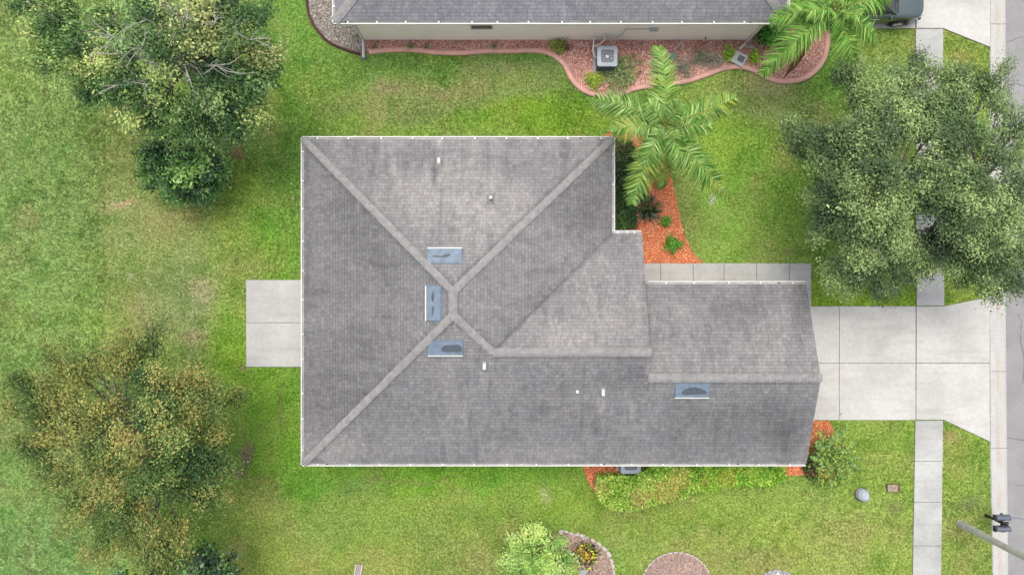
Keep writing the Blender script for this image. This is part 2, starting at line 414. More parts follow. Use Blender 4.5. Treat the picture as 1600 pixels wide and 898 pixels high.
bare = [  # px, py, rx, ry, rgb, strength
    (190, 318, 26, 6, (176, 158, 112), .75), (160, 330, 14, 5, (160, 150, 100), .6), (385, 712, 7, 20, (124, 108, 86), .85), (372, 738, 12, 6, (130, 112, 90), .8), (350, 275, 14, 12, (150, 124, 96), .7),
    (372, 240, 10, 12, (148, 110, 88), .6), (850, 770, 8, 14, (176, 176, 124), .6), (206, 430, 8, 6, (160, 170, 130), .7), (1110, 312, 5, 7, (170, 176, 150), .8), (1486, 685, 12, 8, (158, 130, 90), .6),
    (418, 750, 16, 5, (128, 116, 72), .6), (440, 640, 5, 40, (112, 118, 60), .5), (605, 135, 30, 10, (140, 134, 92), .6), (690, 145, 50, 8, (138, 136, 86), .5), (800, 105, 60, 8, (132, 130, 84), .5),
    (385, 578, 10, 4, (150, 130, 100), .7), (320, 455, 20, 24, (158, 152, 110), .5), (1205, 140, 40, 12, (158, 156, 104), .55), (1500, 90, 14, 10, (150, 138, 76), .6), (300, 530, 18, 10, (160, 142, 100), .5),
    (1514, 785, 22, 12, (108, 116, 72), .6), (640, 750, 90, 3, (120, 124, 70), .6), (1180, 870, 50, 14, (126, 138, 70), .5), (1396, 788, 12, 8, (112, 118, 70), .6), (560, 760, 50, 12, (96, 126, 62), .5),
    (1232, 395, 8, 8, (140, 130, 90), .4),
]
def lawn_col(x, y):
    x = np.asarray(x, float); y = np.asarray(y, float)
    wx = x + (fbm(x, y, 2.4, 5) - .5) * 2.4; wy = y + (fbm(x, y, 2.4, 9) - .5) * 2.4
    px = wx * F / H + 800; py = 449 - wy * F / H
    tw = np.full(x.shape, 0.22); c = np.zeros(x.shape + (3,)) + np.array((116, 150, 60.)) * 0.22
    for sx, sy, rx, ry, rgb, w in spots:
        k = w * np.exp(-((px - sx) / rx) ** 2 - ((py - sy) / ry) ** 2)
        tw += k; c += k[..., None] * np.array(rgb, float)
    c /= tw[..., None]
    # a band mown to a different height in the back yard, its edge straight
    e = ((x * F / H + 800) > 160) & ((x * F / H + 800) < 330) & ((449 - y * F / H) > 170) & ((449 - y * F / H) < 560)
    k = e * 0.26 * np.clip(1 - ((x * F / H + 800) - 160) / 150, 0, 1)
    c = c * (1 - k[..., None]) + np.array((140, 140, 82.)) * k[..., None]
    # dry, yellow and deep green blotches
    n1 = fbm(x, y, 1.6, 21, 5); n2 = fbm(x, y, 0.8, 33, 4); n3 = fbm(x, y, 3.2, 44, 4)
    dry = np.clip((n1 - .52) * 4.2, 0, 1) * 0.60
    c = c * (1 - dry[..., None]) + (c * 0.45 + np.array((152, 140, 88.)) * 0.55) * dry[..., None]
    yel = np.clip((n3 - .5) * 4, 0, 1) * 0.4
    c = c * (1 - yel[..., None]) + (c * 0.6 + np.array((146, 172, 44.)) * 0.4) * yel[..., None]
    dk = np.clip((0.47 - n2) * 5, 0, 1) * 0.5
    c = c * (1 - dk[..., None]) + c * np.array((0.72, 0.84, 0.66)) * dk[..., None]
    qx = x + (fbm(x, y, .7, 55) - .5) * .6; qy = y + (fbm(x, y, .7, 56) - .5) * .6
    px = qx * F / H + 800; py = 449 - qy * F / H
    for sx, sy, rx, ry, rgb, s in bare:
        k = s * np.exp(-(((px - sx) / rx) ** 2 + ((py - sy) / ry) ** 2) ** 1.3)
        c = c * (1 - k[..., None]) + np.array(rgb, float) * k[..., None]
    out = lin(np.clip(c, 0, 255)) / GAIN * np.array([1.45, 1.31, 1.78])
    return out

# ------------------------------------------------------------------ ground sheet
def axis(a, b, step, far):
    mid = np.arange(a, b + step, step); out = []
    d = step; v = b + step
    while v < far: d *= 1.35; v += d; out.append(v)
    lo = []; d = step; v = a
    while v > -far: d *= 1.35; v -= d; lo.append(v)
    return np.concatenate([np.array(lo[::-1]), mid, np.array(out)])
gx = axis(-26, 22, 0.13, 900); gy = axis(-15.5, 15.5, 0.13, 900)
X, Y = np.meshgrid(gx, gy)
Zg = (fbm(X, Y, 3.0, 3) - .5) * 0.05 * (np.abs(X) < 30) * (np.abs(Y) < 20) - 0.012
hm = hard_mask(X, Y)
Zg = np.where(hm, -0.035, Zg)
col = lawn_col(X, Y)
V = np.stack([X.ravel(), Y.ravel(), Zg.ravel()], 1)
ny, nx = X.shape
idx = np.arange(nx * ny).reshape(ny, nx)
Fq = np.stack([idx[:-1, :-1].ravel(), idx[:-1, 1:].ravel(), idx[1:, 1:].ravel(), idx[1:, :-1].ravel()], 1)
tag(mesh_np('ground', V, Fq, M['lawn'], vcol=col.reshape(-1, 3) * 1.0, smooth=True), kind='structure')

# grass blades
def grass():
    N = 260000
    x = rng.uniform(-25.5, 22.2, N); y = rng.uniform(-14.8, 14.8, N)
    px = x * F / H + 800
    k = ~hard_mask(x + (vnoise(x, y, .1, 5) - .5) * .12, y + (vnoise(x, y, .1, 6) - .5) * .12)
    x, y = x[k], y[k]; N = len(x)
    c = lawn_col(x, y)
    nb = 4
    x = np.repeat(x, nb) + rng.normal(0, .03, N * nb); y = np.repeat(y, nb) + rng.normal(0, .03, N * nb); c = np.repeat(c, nb, 0)
    n = len(x)
    lush = np.where(x * F / H + 800 < 165, 1.5, 1.0)
    L = rng.uniform(.03, .085, n) * lush * (.6 + .9 * vnoise(x, y, .17, 301)); a = rng.uniform(0, 2 * np.pi, n); tilt = rng.uniform(.3, 1.25, n)
    w = rng.uniform(.006, .012, n) * lush
    dx, dy = np.cos(a), np.sin(a)
    b = np.stack([x, y, np.full(n, -.01)], 1)
    side = np.stack([-dy, dx, np.zeros(n)], 1) * w[:, None]
    tip = b + np.stack([dx * np.sin(tilt) * L, dy * np.sin(tilt) * L, np.cos(tilt) * L + .012], 1)
    V = np.stack([b - side, b + side, tip], 1).reshape(-1, 3)
    Fc = np.arange(3 * n).reshape(n, 3)
    j = rng.normal(1.12, .26, (n, 1)).clip(.55, 1.9); t = rng.random((n, 1)) < .12
    cl = 0.7 + .6 * vnoise(x, y, .17, 301)[:, None]; c = c * cl * (.8 + .4 * vnoise(x, y, .45, 302)[:, None])
    cc = c * j * np.where(t, np.array([1.45, 1.1, .9]), 1.0)
    tag(mesh_np('grass', V, Fc, M['blade'], fcol=cc.clip(0, .8)), kind='stuff')
grass()

# ------------------------------------------------------------------ paving
def slabs(name, polys, z0, z1, mat, bevel=.006):
    mb = MB()
    for p in polys: mb.prism([tuple(q) for q in p], z0, z1)
    o = tag(mb.build(name, mat, bevel=bevel), kind='structure')
    mb = MB()
    for p in polys:
        c = (sum(q[0] for q in p) / len(p), sum(q[1] for q in p) / len(p)); mb.prism([(q[0] + math.copysign(.008, q[0] - c[0]), q[1] + math.copysign(.008, q[1] - c[1])) for q in p], z0 - .01, z1 - .016)
    tag(mb.build(name + '_joints', M['joint']), kind='structure')
    return o
gp = 0.4 # half joint in px
def rect(x0, y0, x1, y1): return poly([(x0 + gp, y0 + gp), (x1 - gp, y0 + gp), (x1 - gp, y1 - gp), (x0 + gp, y1 - gp)])
slabs('driveway', [rect(1226, 478, 1311, 567), rect(1226, 567, 1311, 656), rect(1311, 478, 1430.5, 567), rect(1311, 567, 1430.5, 656),
                   poly([(1431.5, 478.5), (1474, 478.5), (1546, 464), (1545.5, 566.5), (1431.5, 566.5)]),
                   poly([(1431.5, 567.5), (1545.5, 567.5), (1546, 689), (1474, 655), (1431, 655)])], -.08, .035, M['concrete'])
slabs('neighbour_driveway', [rect(1270, -90, 1430, 45), rect(1270, -240, 1430, -90),
                   poly([(1431.5, 44.5), (1431.5, -90), (1547, -90), (1546.5, 74), (1473, 44.5)]),
                   poly([(1431.5, -91), (1431.5, -240), (1548, -270), (1547, -91)])], -.08, .035, M['concrete'])
js = [1003, 1032, 1083, 1131, 1182, 1233]
wp = [rect(js[i], 411, js[i + 1], 447) for i in range(5)] + [rect(1233, 411, 1267.5, 478), rect(1226, 447, 1233, 478)]
slabs('front_walk', wp, -.08, .03, M['walk'])
def lerp(a, b, t): return a + (b - a) * t
def sw_x(y):
    L = np.interp(y, [-400, 45, 478, 656, 898, 1250], [1430, 1430.5, 1432, 1430, 1426, 1420]); Rr = np.interp(y, [-400, 45, 478, 656, 898, 1250], [1473, 1473, 1475, 1473, 1470, 1466])
    return L, Rr
sp = []
for ys in ([45.5, 109, 172, 235, 298, 361, 420, 477.5], [656.5, 720, 784, 852, 915, 980, 1045, 1110, 1175, 1240]):
    for a, b in zip(ys[:-1], ys[1:]):
        l0, r0 = sw_x(a); l1, r1 = sw_x(b)
        sp.append(poly([(l0, a + .4), (r0, a + .4), (r1, b - .4), (l1, b - .4)]))
slabs('sidewalk', sp, -.08, .03, M['walk'])
slabs('patio', [rect(385, 437, 486, 504), rect(385, 504, 486, 573)], -.08, .05, M['patio'])

# rolled curb and gutter, swept along the street
def curb():
    prof = [(-.02, -.08), (0, .035), (.03, .045), (.14, .04), (.26, .01), (.32, -.004), (.345, -.008), (.37, -.004), (.55, .004), (.74, .012), (.76, -.05)]
    ys = np.arange(-300, 1250, 6.0)
    xs = np.interp(ys, [p[1] for p in curbL], [p[0] for p in curbL])
    xr = np.interp(ys, [-300, 478, 898, 1250], [1571, 1571, 1575, 1580])
    V, cc = [], []
    base = np.array(A(208, 206, 200))
    for i, (a, yy) in enumerate(zip(xs, ys)):
        x0, y0 = P(a, yy); x1, _ = P(xr[i], yy); s = (x1 - x0) / .74
        for j, (u, z) in enumerate(prof):
            V.append((x0 + u * s, y0, z))
            k = base * (0.93 + .12 * float(vnoise(x0 + u * 3, y0, .5, 4)))
            if 4 <= j <= 8:
                n = float(fbm(x0, y0, 1.1, 77)); w = {4: .1, 5: .45, 6: .9, 7: .5, 8: .1}[j] * min(1, max(0, (n - .45) * 4.5))
                k = k * (1 - w * .8) + np.array(A(200, 176, 146)) * w * .8
            cc.append(k)
    m = len(prof); Fc = []
    for i in range(len(ys) - 1):
        if i % 17 == 16: continue_gap = True
        for j in range(m - 1):
            Fc.append((i * m + j, (i + 1) * m + j, (i + 1) * m + j + 1, i * m + j + 1))
    o = mesh_np('curb', V, Fc, M['rust'], vcol=np.array(cc))
    tag(o, kind='structure')
    mb = MB()
    for yy in (38, 160, 300, 462, 580, 700, 820, 898):
        x0, y0 = P(np.interp(yy, [p[1] for p in curbL], [p[0] for p in curbL]), yy)
        x1 = P(np.interp(yy, [-300, 478, 898, 1250], [1571, 1571, 1575, 1580]), yy)[0]; s = (x1 - x0) / .74
        pts = [(u * s + x0, z + .004) for u, z in prof[1:-1]]
        for (xa, za), (xb, zb) in zip(pts[:-1], pts[1:]):
            mb.add([(xa, y0 - .011, za), (xb, y0 - .011, zb), (xb, y0 + .011, zb), (xa, y0 + .011, za)], [(0, 1, 2, 3)])
    tag(mb.build('curb_joint', M['panel_dark']), kind='structure')
curb()
mb = MB(); rx0 = [(1571, -300), (1571, 478), (1575, 898), (1580, 1250)]
mb.prism(poly(rx0) + [P(1880, 1250), P(1880, -300)], -.08, .003)
tag(mb.build('road', M['asphalt']), kind='structure')
# cracks tarred and weathered across the asphalt
mb = MB()
for pts in ([(1573, 66), (1583, 63), (1595, 58), (1612, 60), (1640, 55)], [(1574, 133), (1586, 131), (1600, 134), (1630, 130)], [(1574, 684), (1586, 685), (1600, 687), (1640, 684)],
            [(1576, 808), (1590, 809), (1606, 811)], [(1586, 757), (1598, 758), (1612, 752)], [(1590, 490), (1596, 505), (1594, 530), (1600, 560), (1598, 600)]):
    sp_ = smooth_path(pts, 5)
    for k, (a, b) in enumerate(zip(sp_[:-1], sp_[1:])):
        xa, ya = P(a[0] + random.uniform(-.5, .5), a[1]); xb, yb = P(*b); w = random.uniform(.008, .018)
        d = Vector((xb - xa, yb - ya)).normalized(); nx_, ny_ = -d.y * w, d.x * w
        mb.add([(xa - nx_, ya - ny_, .007), (xb - nx_, yb - ny_, .007), (xb + nx_, yb + ny_, .007), (xa + nx_, ya + ny_, .007)], [(0, 1, 2, 3)])
tag(mb.build('road_crack', M['panel_dark']), kind='structure')

# ------------------------------------------------------------------ mulch beds
def bed(name, pts, base_col, cols, dens, chip=(.03, .075), z=.012):
    pl = poly(pts)
    a = np.array(pl); x0, y0 = a.min(0); x1, y1 = a.max(0)
    mb = MB(); mb.prism(pl, -.06, z)
    tag(mb.build(name, plain(name + '_soil', base_col, .95, var=.35, scale=8, bmp=.6)), kind='structure')
    N = int((x1 - x0) * (y1 - y0) * dens)
    x = rng.uniform(x0, x1, N); y = rng.uniform(y0, y1, N); k = inpoly(x, y, pl); x, y = x[k], y[k]; n = len(x)
    if name == 'neighbour_mulch_bed':
        k = ~((y > P(0, 63)[1]) & (x < P(1172, 0)[0])); x, y = x[k], y[k]; n = len(x)
    L = rng.uniform(*chip, n) / 2; W = L * rng.uniform(.25, .6, n); an = rng.uniform(0, 6.283, n)
    d = np.stack([np.cos(an), np.sin(an), rng.normal(0, .35, n)], 1); s = np.stack([-np.sin(an), np.cos(an), rng.normal(0, .35, n)], 1)
    c = np.stack([x, y, z + rng.uniform(.006, .035, n)], 1)
    V = np.stack([c - d * L[:, None] - s * W[:, None], c + d * L[:, None] - s * W[:, None], c + d * L[:, None] + s * W[:, None], c - d * L[:, None] + s * W[:, None]], 1).reshape(-1, 3)
    cols = np.array([A(*q) for q in cols]); ci = cols[rng.integers(0, len(cols), n)] * rng.normal(1, .22, (n, 1)).clip(.4, 1.7)
    pat = fbm(x, y, .8, 61)[:, None]; ci = ci * (0.75 + .5 * pat)
    tag(mesh_np(name + '_chips', V, np.arange(4 * n).reshape(n, 4), M['chip'], fcol=ci.clip(0, .8)), kind='stuff')
ORG = [(255, 158, 106), (250, 142, 92), (255, 178, 130), (236, 124, 80), (255, 196, 156), (222, 112, 76)]
bed('mulch_bed', front_bed, A(226, 136, 98), ORG, 1500)
bed('mulch_strip', south_bed, A(178, 84, 58), ORG, 1500, z=.014)
bed('mulch_corner', corner_bed, A(180, 90, 62), ORG, 1400, z=.016)
RED = [(250, 186, 166), (232, 162, 144), (250, 204, 188), (206, 140, 126), (255, 228, 214), (180, 124, 114)]
bed('neighbour_mulch_bed', smp(ncurb) + nbed[len(ncurb):], A(208, 146, 124), RED, 1300)
bed('neighbour_sand_bed', smp(nwcurb) + nwbed[len(nwcurb):], A(160, 150, 140), [(206, 198, 190), (222, 216, 212), (172, 160, 148), (156, 128, 114), (132, 134, 100), (190, 184, 184)], 1300, z=.01)
PNK = [(196, 168, 156), (182, 150, 138), (210, 186, 174), (168, 138, 126), (190, 170, 150)]
bed('stone_ringed_bed', ringA, A(172, 142, 130), PNK, 1300)
bed('round_bed', ringB, A(190, 160, 148), PNK + [(206, 176, 166)], 1300, z=.014)
bed('small_round_bed', ringC, A(170, 162, 158), [(200, 196, 192), (180, 176, 174), (216, 212, 208), (150, 146, 142)], 1000, chip=(.05, .12), z=.014)

# swept landscape edging
def sweep(name, pts, w, h, mat, label, cat, px_shift=0):
    mb = MB(); c = [Vector((*P(*p), 0)) for p in smooth_path(pts, 7)]
    prof = [(-.5, -.05), (-.5, h * .55), (-.32, h * .95), (0, h), (.32, h * .9), (.5, h * .45), (.5, -.05)]
    n = len(prof); vs, fs = [], []
    for i, p in enumerate(c):
        d = (c[min(i + 1, len(c) - 1)] - c[max(i - 1, 0)]).normalized(); s = Vector((-d.y, d.x, 0))
        for u, z in prof: q = p + s * u * w; vs.append((q.x, q.y, z))
    for i in range(len(c) - 1):
        for k in range(n - 1): fs.append((i * n + k, (i + 1) * n + k, (i + 1) * n + k + 1, i * n + k + 1))
    fs += [tuple(range(n)), tuple(range((len(c) - 1) * n, len(c) * n))[::-1]]
    mb.add(vs, fs); o = mb.build(name, mat, smooth=True); return tag(o, label, cat)
sweep('garden_curbing', ncurb, .23, .10, M['terracotta'], 'wavy terracotta pink curbing between the red mulch bed and the lawn', 'edging')
sweep('garden_edging', nwcurb, .12, .12, M['brown_edge'], 'curved dark brown edging around the grey sandy bed', 'edging')
# thin soil line where turf meets curb, patio
def stones(name, pts, mat, group, label, w=(.12, .2), step=.26, hh=.12):
    path = [Vector((*P(*p), 0)) for p in smooth_path(pts, 10)]
    protos = []
    for k in range(4):
        bm = bmesh.new(); bmesh.ops.create_icosphere(bm, subdivisions=2, radius=.5)
        for v in bm.verts:
            q = v.co.copy(); v.co = Vector((max(-.42, min(.42, q.x)), max(-.4, min(.4, q.y)), max(-.4, min(.36, q.z)))) * (1 + random.uniform(-.09, .09))
        me = bpy.data.meshes.new(name); bm.to_mesh(me); bm.free(); me.materials.append(mat); protos.append(me)
    d = 0; last = 0
    for i in range(1, len(path)):
        d += (path[i] - path[i - 1]).length
        L = random.uniform(step * .8, step * 1.35)
        if d - last > L:
            t = (path[i] - path[i - 1]).normalized()
            o = bpy.data.objects.new(name, protos[random.randrange(4)]); COL.objects.link(o)
            o.location = (path[i].x, path[i].y, .03); o.rotation_euler = (random.uniform(-.1, .1), random.uniform(-.1, .1), math.atan2(t.y, t.x) + random.uniform(-.15, .15))
            o.scale = (L * 1.22, random.uniform(*w), random.uniform(hh * .8, hh * 1.2)); tag(o, label, 'stone', group); last = d
stones('edging_stone', ringA[:12], M['stone'], 'stones edging the bed beside the light green bush', 'pale limestone piece in the curved row edging the bed beside the bright green bush')
stones('edging_stone', [ringB[k] for k in range(-2, 16)], M['stone'], 'stones edging the middle round bed', 'narrow pale stone in the ring around the pinkish round bed', w=(.07, .10), step=.24, hh=.1)
stones('edging_stone', [ringC[k] for k in range(-2, 16)], M['stone_grey'], 'stones edging the small grey bed', 'greyish white stone in the ring around the small pebbled bed', w=(.08, .13), step=.2)

# ------------------------------------------------------------------ houses
def roof_mesh(name, polys, mat, parent, tint, step=.17):
    bm = bmesh.new()
    for p in polys:
        vs = [bm.verts.new(v) for v in p]; f = bm.faces.new(vs); f.normal_update()
        if f.normal.z < 0: f.normal_flip()
    xs = [v.co.x for v in bm.verts]; ys = [v.co.y for v in bm.verts]
    for a0, a1, ax in ((min(xs), max(xs), 0), (min(ys), max(ys), 1)):
        v = a0 + step
        while v < a1 - .02:
            co = [0, 0, 0]; no = [0, 0, 0]; co[ax] = v; no[ax] = 1
            bmesh.ops.bisect_plane(bm, geom=bm.verts[:] + bm.edges[:] + bm.faces[:], plane_co=co, plane_no=no, dist=1e-4)
            v += step
    uv = bm.loops.layers.uv.new('UVMap')
    bm.verts.ensure_lookup_table()
    for f in bm.faces:
        f.normal_update(); n = f.normal; h = math.hypot(n.x, n.y)
        if abs(n.x) > abs(n.y): d = Vector((-math.copysign(1, n.x), 0))
        else: d = Vector((0, -math.copysign(1, n.y)))
        cs = n.z
        for l in f.loops:
            c = l.vert.co; l[uv].uv = (c.x * d.y - c.y * d.x + 50, (c.x * d.x + c.y * d.y) / cs + 50)
    co = np.array([v.co[:] for v in bm.verts])
    me = bpy.data.meshes.new(name); bm.to_mesh(me)
    # per corner tint so that each slope keeps its own weathering and any painted light
    vi = []; nn = []
    for f in bm.faces:
        for l in f.loops: vi.append(l.vert.index); nn.append((f.normal.x, f.normal.y))
    bm.verts.index_update()
    bm.free()
    lp = np.zeros(len(me.loops), np.int32); me.loops.foreach_get('vertex_index', lp)
    vc = np.zeros(len(me.vertices) * 3, np.float32); me.vertices.foreach_get('co', vc); vc = vc.reshape(-1, 3)
    pn = np.zeros(len(me.polygons) * 3, np.float32); me.polygons.foreach_get('normal', pn); pn = pn.reshape(-1, 3)
    lt = np.zeros(len(me.polygons), np.int32); me.polygons.foreach_get('loop_total', lt)
    ln = np.repeat(pn, lt, 0)
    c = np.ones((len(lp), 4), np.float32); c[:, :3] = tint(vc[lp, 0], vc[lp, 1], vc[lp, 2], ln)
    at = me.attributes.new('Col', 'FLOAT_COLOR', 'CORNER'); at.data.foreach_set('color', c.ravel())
    off = root_origin(parent)
    vc -= np.array(off, np.float32); me.vertices.foreach_set('co', vc.ravel()); me.update()
    me.materials.append(mat)
    o = bpy.data.objects.new(name, me); COL.objects.link(o); o.parent = parent
    return o

EH = 2.6; IN = 0.13
xW, yS = P(470, 728, EH)[0], P(470, 728, EH)[1]
yN = P(0, 213, EH)[1]; xE = P(961, 0, EH)[0]; yM = P(0, 360, EH)[1]; yG = P(0, 439, EH)[1]; xG = P(1259, 0, EH)[0]; xT = 5.52
ZR = 5.0
xr = (xW + xE) / 2; R1y, R2y = -.17, -1.08
sS = (ZR - EH) / (R2y - yS); sN = (ZR - EH) / (yN - R1y); sW = (ZR - EH) / (xr - xW); sE = (ZR - EH) / (xE - xr)
yMr = (yS + yM) / 2; zMr = EH + sS * (yMr - yS); sM = (zMr - EH) / (yM - yMr)
yGr = (yS + yG) / 2; zGr = EH + sS * (yGr - yS); sG = (zGr - EH) / (yG - yGr)
xJ = xE - (zMr - EH) / sE
R1, R2, J = (xr, R1y, ZR), (xr, R2y, ZR), (xJ, yMr, zMr)
zi = lambda s: EH + s * IN
wS, wN, wW, wE = yS + IN, yN - IN, xW + IN, xE - IN
mY, gY = yM - IN, yG - IN
house = empty('house', (0, 0, 0), 'single storey house with a large grey shingle hip roof, white gutters and a garage wing', 'house')
# corners of shingle edge (gutter inset)
SWc, NWc, NEc = (wW, wS, zi((sS + sW) / 2)), (wW, wN, zi((sN + sW) / 2)), (wE, wN, zi((sN + sE) / 2))
polys = [
    [SWc, R2, R1, NWc][::-1],
    [NWc, R1, NEc][::-1],
    [NEc, R1, R2, J, (wE, mY + 0.0, zi(sE))][::-1],
    [(wE, mY, zi(sM)), J, (xT, yMr, zMr), (xT, mY, zi(sM))][::-1],
    [SWc, (xr, wS, zi(sS)), R2], [(xr, wS, zi(sS)), (xJ, wS, zi(sS)), J, R2], [(xJ, wS, zi(sS)), (xT, wS, zi(sS)), (xT, yMr, zMr), J],
    [(xT, wS, zi(sS)), (xG, wS, zi(sS)), (xG, yGr, zGr), (xT, yGr, zGr)],
    [(xG, gY, zi(sG)), (5.0, gY, zi(sG)), (5.0, yGr, zGr), (xG, yGr, zGr)],
]
def zroof(x, y):
    main = min(EH + sW * (x - xW), EH + sE * (xE - x), EH + sN * (yN - y), EH + sS * (y - yS)) if x < xE else 0
    mid = min(EH + sS * (y - yS), EH + sM * (yM - y)) if xJ < x < xT else 0
    gar = min(EH + sS * (y - yS), EH + sG * (yG - y)) if x > xT else 0
    return max(main, mid, gar)
def on_roof(px, py):
    z = 3.0
    for _ in range(30): x, y = P(px, py, z); z = zroof(x, y)
    return x, y, z
# weathering stains: (px, py, rx, ry, factor)
stains = [(1140, 500, 130, 70, .91), (1160, 640, 110, 60, .93), (900, 660, 120, 40, .95), (500, 620, 40, 90, .95), (1252, 520, 14, 60, .9), (760, 545, 60, 8, .95),
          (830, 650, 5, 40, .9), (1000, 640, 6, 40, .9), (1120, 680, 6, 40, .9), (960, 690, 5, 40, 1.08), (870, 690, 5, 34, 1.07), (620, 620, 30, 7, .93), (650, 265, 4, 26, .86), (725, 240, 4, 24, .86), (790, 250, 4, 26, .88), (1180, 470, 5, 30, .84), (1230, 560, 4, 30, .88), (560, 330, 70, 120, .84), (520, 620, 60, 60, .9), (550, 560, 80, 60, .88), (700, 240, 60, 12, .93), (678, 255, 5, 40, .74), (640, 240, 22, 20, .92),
          (900, 300, 60, 60, .9), (860, 470, 60, 40, .9), (920, 340, 40, 40, .9), (815, 265, 14, 14, .88), (640, 640, 90, 40, .92), (980, 570, 40, 40, .86), (950, 600, 90, 16, .92),
          (1150, 480, 60, 20, .88), (1180, 660, 70, 50, .85), (1250, 480, 20, 40, .85), (1050, 690, 80, 30, .9), (1230, 680, 30, 50, .84), (1060, 450, 60, 16, .9), (780, 680, 90, 30, .93),
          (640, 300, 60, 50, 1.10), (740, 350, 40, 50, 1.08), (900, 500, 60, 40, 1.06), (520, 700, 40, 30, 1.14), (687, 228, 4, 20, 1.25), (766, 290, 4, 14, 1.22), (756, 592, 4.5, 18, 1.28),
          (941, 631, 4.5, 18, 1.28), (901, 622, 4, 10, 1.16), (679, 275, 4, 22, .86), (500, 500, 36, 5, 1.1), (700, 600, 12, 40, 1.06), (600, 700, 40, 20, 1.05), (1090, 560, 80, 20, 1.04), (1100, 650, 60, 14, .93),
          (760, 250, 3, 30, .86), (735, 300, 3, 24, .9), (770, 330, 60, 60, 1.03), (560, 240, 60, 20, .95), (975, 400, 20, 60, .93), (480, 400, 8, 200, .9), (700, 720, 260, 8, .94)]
def tint_house(x, y, z, n):
    px = 800 + x * F / (H - z); py = 449 - y * F / (H - z)
    jx = (fbm(x, y, .9, 8) - .5) * 14; jy = (fbm(x, y, .9, 9) - .5) * 14
    t = np.ones(x.shape)
    for sx, sy, rx, ry, f in stains:
        w = 1.0 if min(rx, ry) > 6 else 0.1
        k = np.exp(-((px + jx * w - sx) / rx) ** 2 - ((py + jy * w - sy) / ry) ** 2); t = t * (1 + (f - 1) * 1.5 * k)
    # shadow lines painted beside the caps and the rake; grime in the valley
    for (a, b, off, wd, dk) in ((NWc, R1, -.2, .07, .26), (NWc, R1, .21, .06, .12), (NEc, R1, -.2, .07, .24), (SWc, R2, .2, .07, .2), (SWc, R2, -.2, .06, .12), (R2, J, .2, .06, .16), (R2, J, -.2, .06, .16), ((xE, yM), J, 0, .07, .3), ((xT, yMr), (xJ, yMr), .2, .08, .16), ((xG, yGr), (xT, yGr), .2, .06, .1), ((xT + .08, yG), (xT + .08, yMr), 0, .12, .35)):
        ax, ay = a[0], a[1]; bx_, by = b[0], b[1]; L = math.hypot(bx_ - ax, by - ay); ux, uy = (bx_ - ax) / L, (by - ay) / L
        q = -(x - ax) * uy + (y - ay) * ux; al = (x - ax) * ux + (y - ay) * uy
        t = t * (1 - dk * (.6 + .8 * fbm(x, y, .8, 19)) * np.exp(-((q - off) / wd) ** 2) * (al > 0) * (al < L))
    st_ = np.clip((vnoise(x, y * .22, .22, 71) - .62) * 3, 0, 1) * (fbm(x, y, 2.2, 72) > .5)
    st2 = np.clip((vnoise(x * .22, y, .22, 73) - .62) * 3, 0, 1) * (fbm(x, y, 2.2, 74) > .5)
    t = t * (1 - .22 * np.where(np.abs(n[:, 1]) > .2, st_, st2))
    t *= np.where(n[:, 1] > .2, 1.12, 1.0) * np.where(n[:, 1] < -.2, .99, 1.0) * np.where(n[:, 0] < -.2, .93, 1.0)  # sun-facing slopes lightened in colour to add to the sun; left slope darker
    t *= .84 + .3 * fbm(x, y, 1.8, 91)
    c = t[:, None] * np.ones(3); w = np.where(n[:, 1] > .2, 1, 0)[:, None]
    warm = np.clip((t - .92) * 4, 0, 1)[:, None]
    return c * (np.array([.985, .985, 1.02]) * (1 - warm) + np.array([1.02, 1.0, .975]) * warm)
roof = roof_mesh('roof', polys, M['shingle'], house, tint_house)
roof['label'] = 'weathered grey shingle roof with hips, valley and two gables'

def ridge_cap(parent, a, b, w=.2, up=.03, slope=None, mat=None):
    """overlapping cap shingles along a ridge or hip, lowest piece first"""
    a, b = Vector(a), Vector(b); 
    if a.z > b.z: a, b = b, a
    d = (b - a); L = d.length; d.normalize(); s = Vector((-d.y, d.x, 0)).normalized()
    n = max(1, int(L / .15)); mb = MB()
    drop = w * (.27 if slope is None else slope)
    for i in range(n):
        p = a + d * (L * i / n - .02); q = a + d * (L * (i + 1) / n + .05)
        j = random.uniform(-.008, .008); ww = w + random.uniform(-.01, .01)
        vs = []
        for r, dz in ((p, up + .006 + .006), (q, up - .006)):
            for u, k in ((-1, -drop), (-.35, -drop * .2), (.35, -drop * .2), (1, -drop)):
                t = r + s * (ww * u + j) + Vector((0, 0, k + dz)); vs.append(tuple(t))
            for u in (1, -1):
                t = r + s * (ww * u + j) + Vector((0, 0, -drop + dz - .03)); vs.append(tuple(t))
        mb.add(vs, [(0, 1, 7, 6), (1, 2, 8, 7), (2, 3, 9, 8), (3, 4, 10, 9), (0, 6, 11, 5), (0, 5, 4, 3, 2, 1)])
    return mb.build('ridge_cap', mat or M['cap'], parent)
cs = .36
for a, b, w, s in ((NWc, R1, .15, .25), (NEc, R1, .15, .25), (SWc, R2, .15, .25), (R1, R2, .17, .36), (R2, J, .15, .25), (J, (xT, yMr, zMr), .17, .36), ((xT, yGr, zGr), (xG, yGr, zGr), .17, .36)):
    ridge_cap(roof, a, b, w, .06, s)
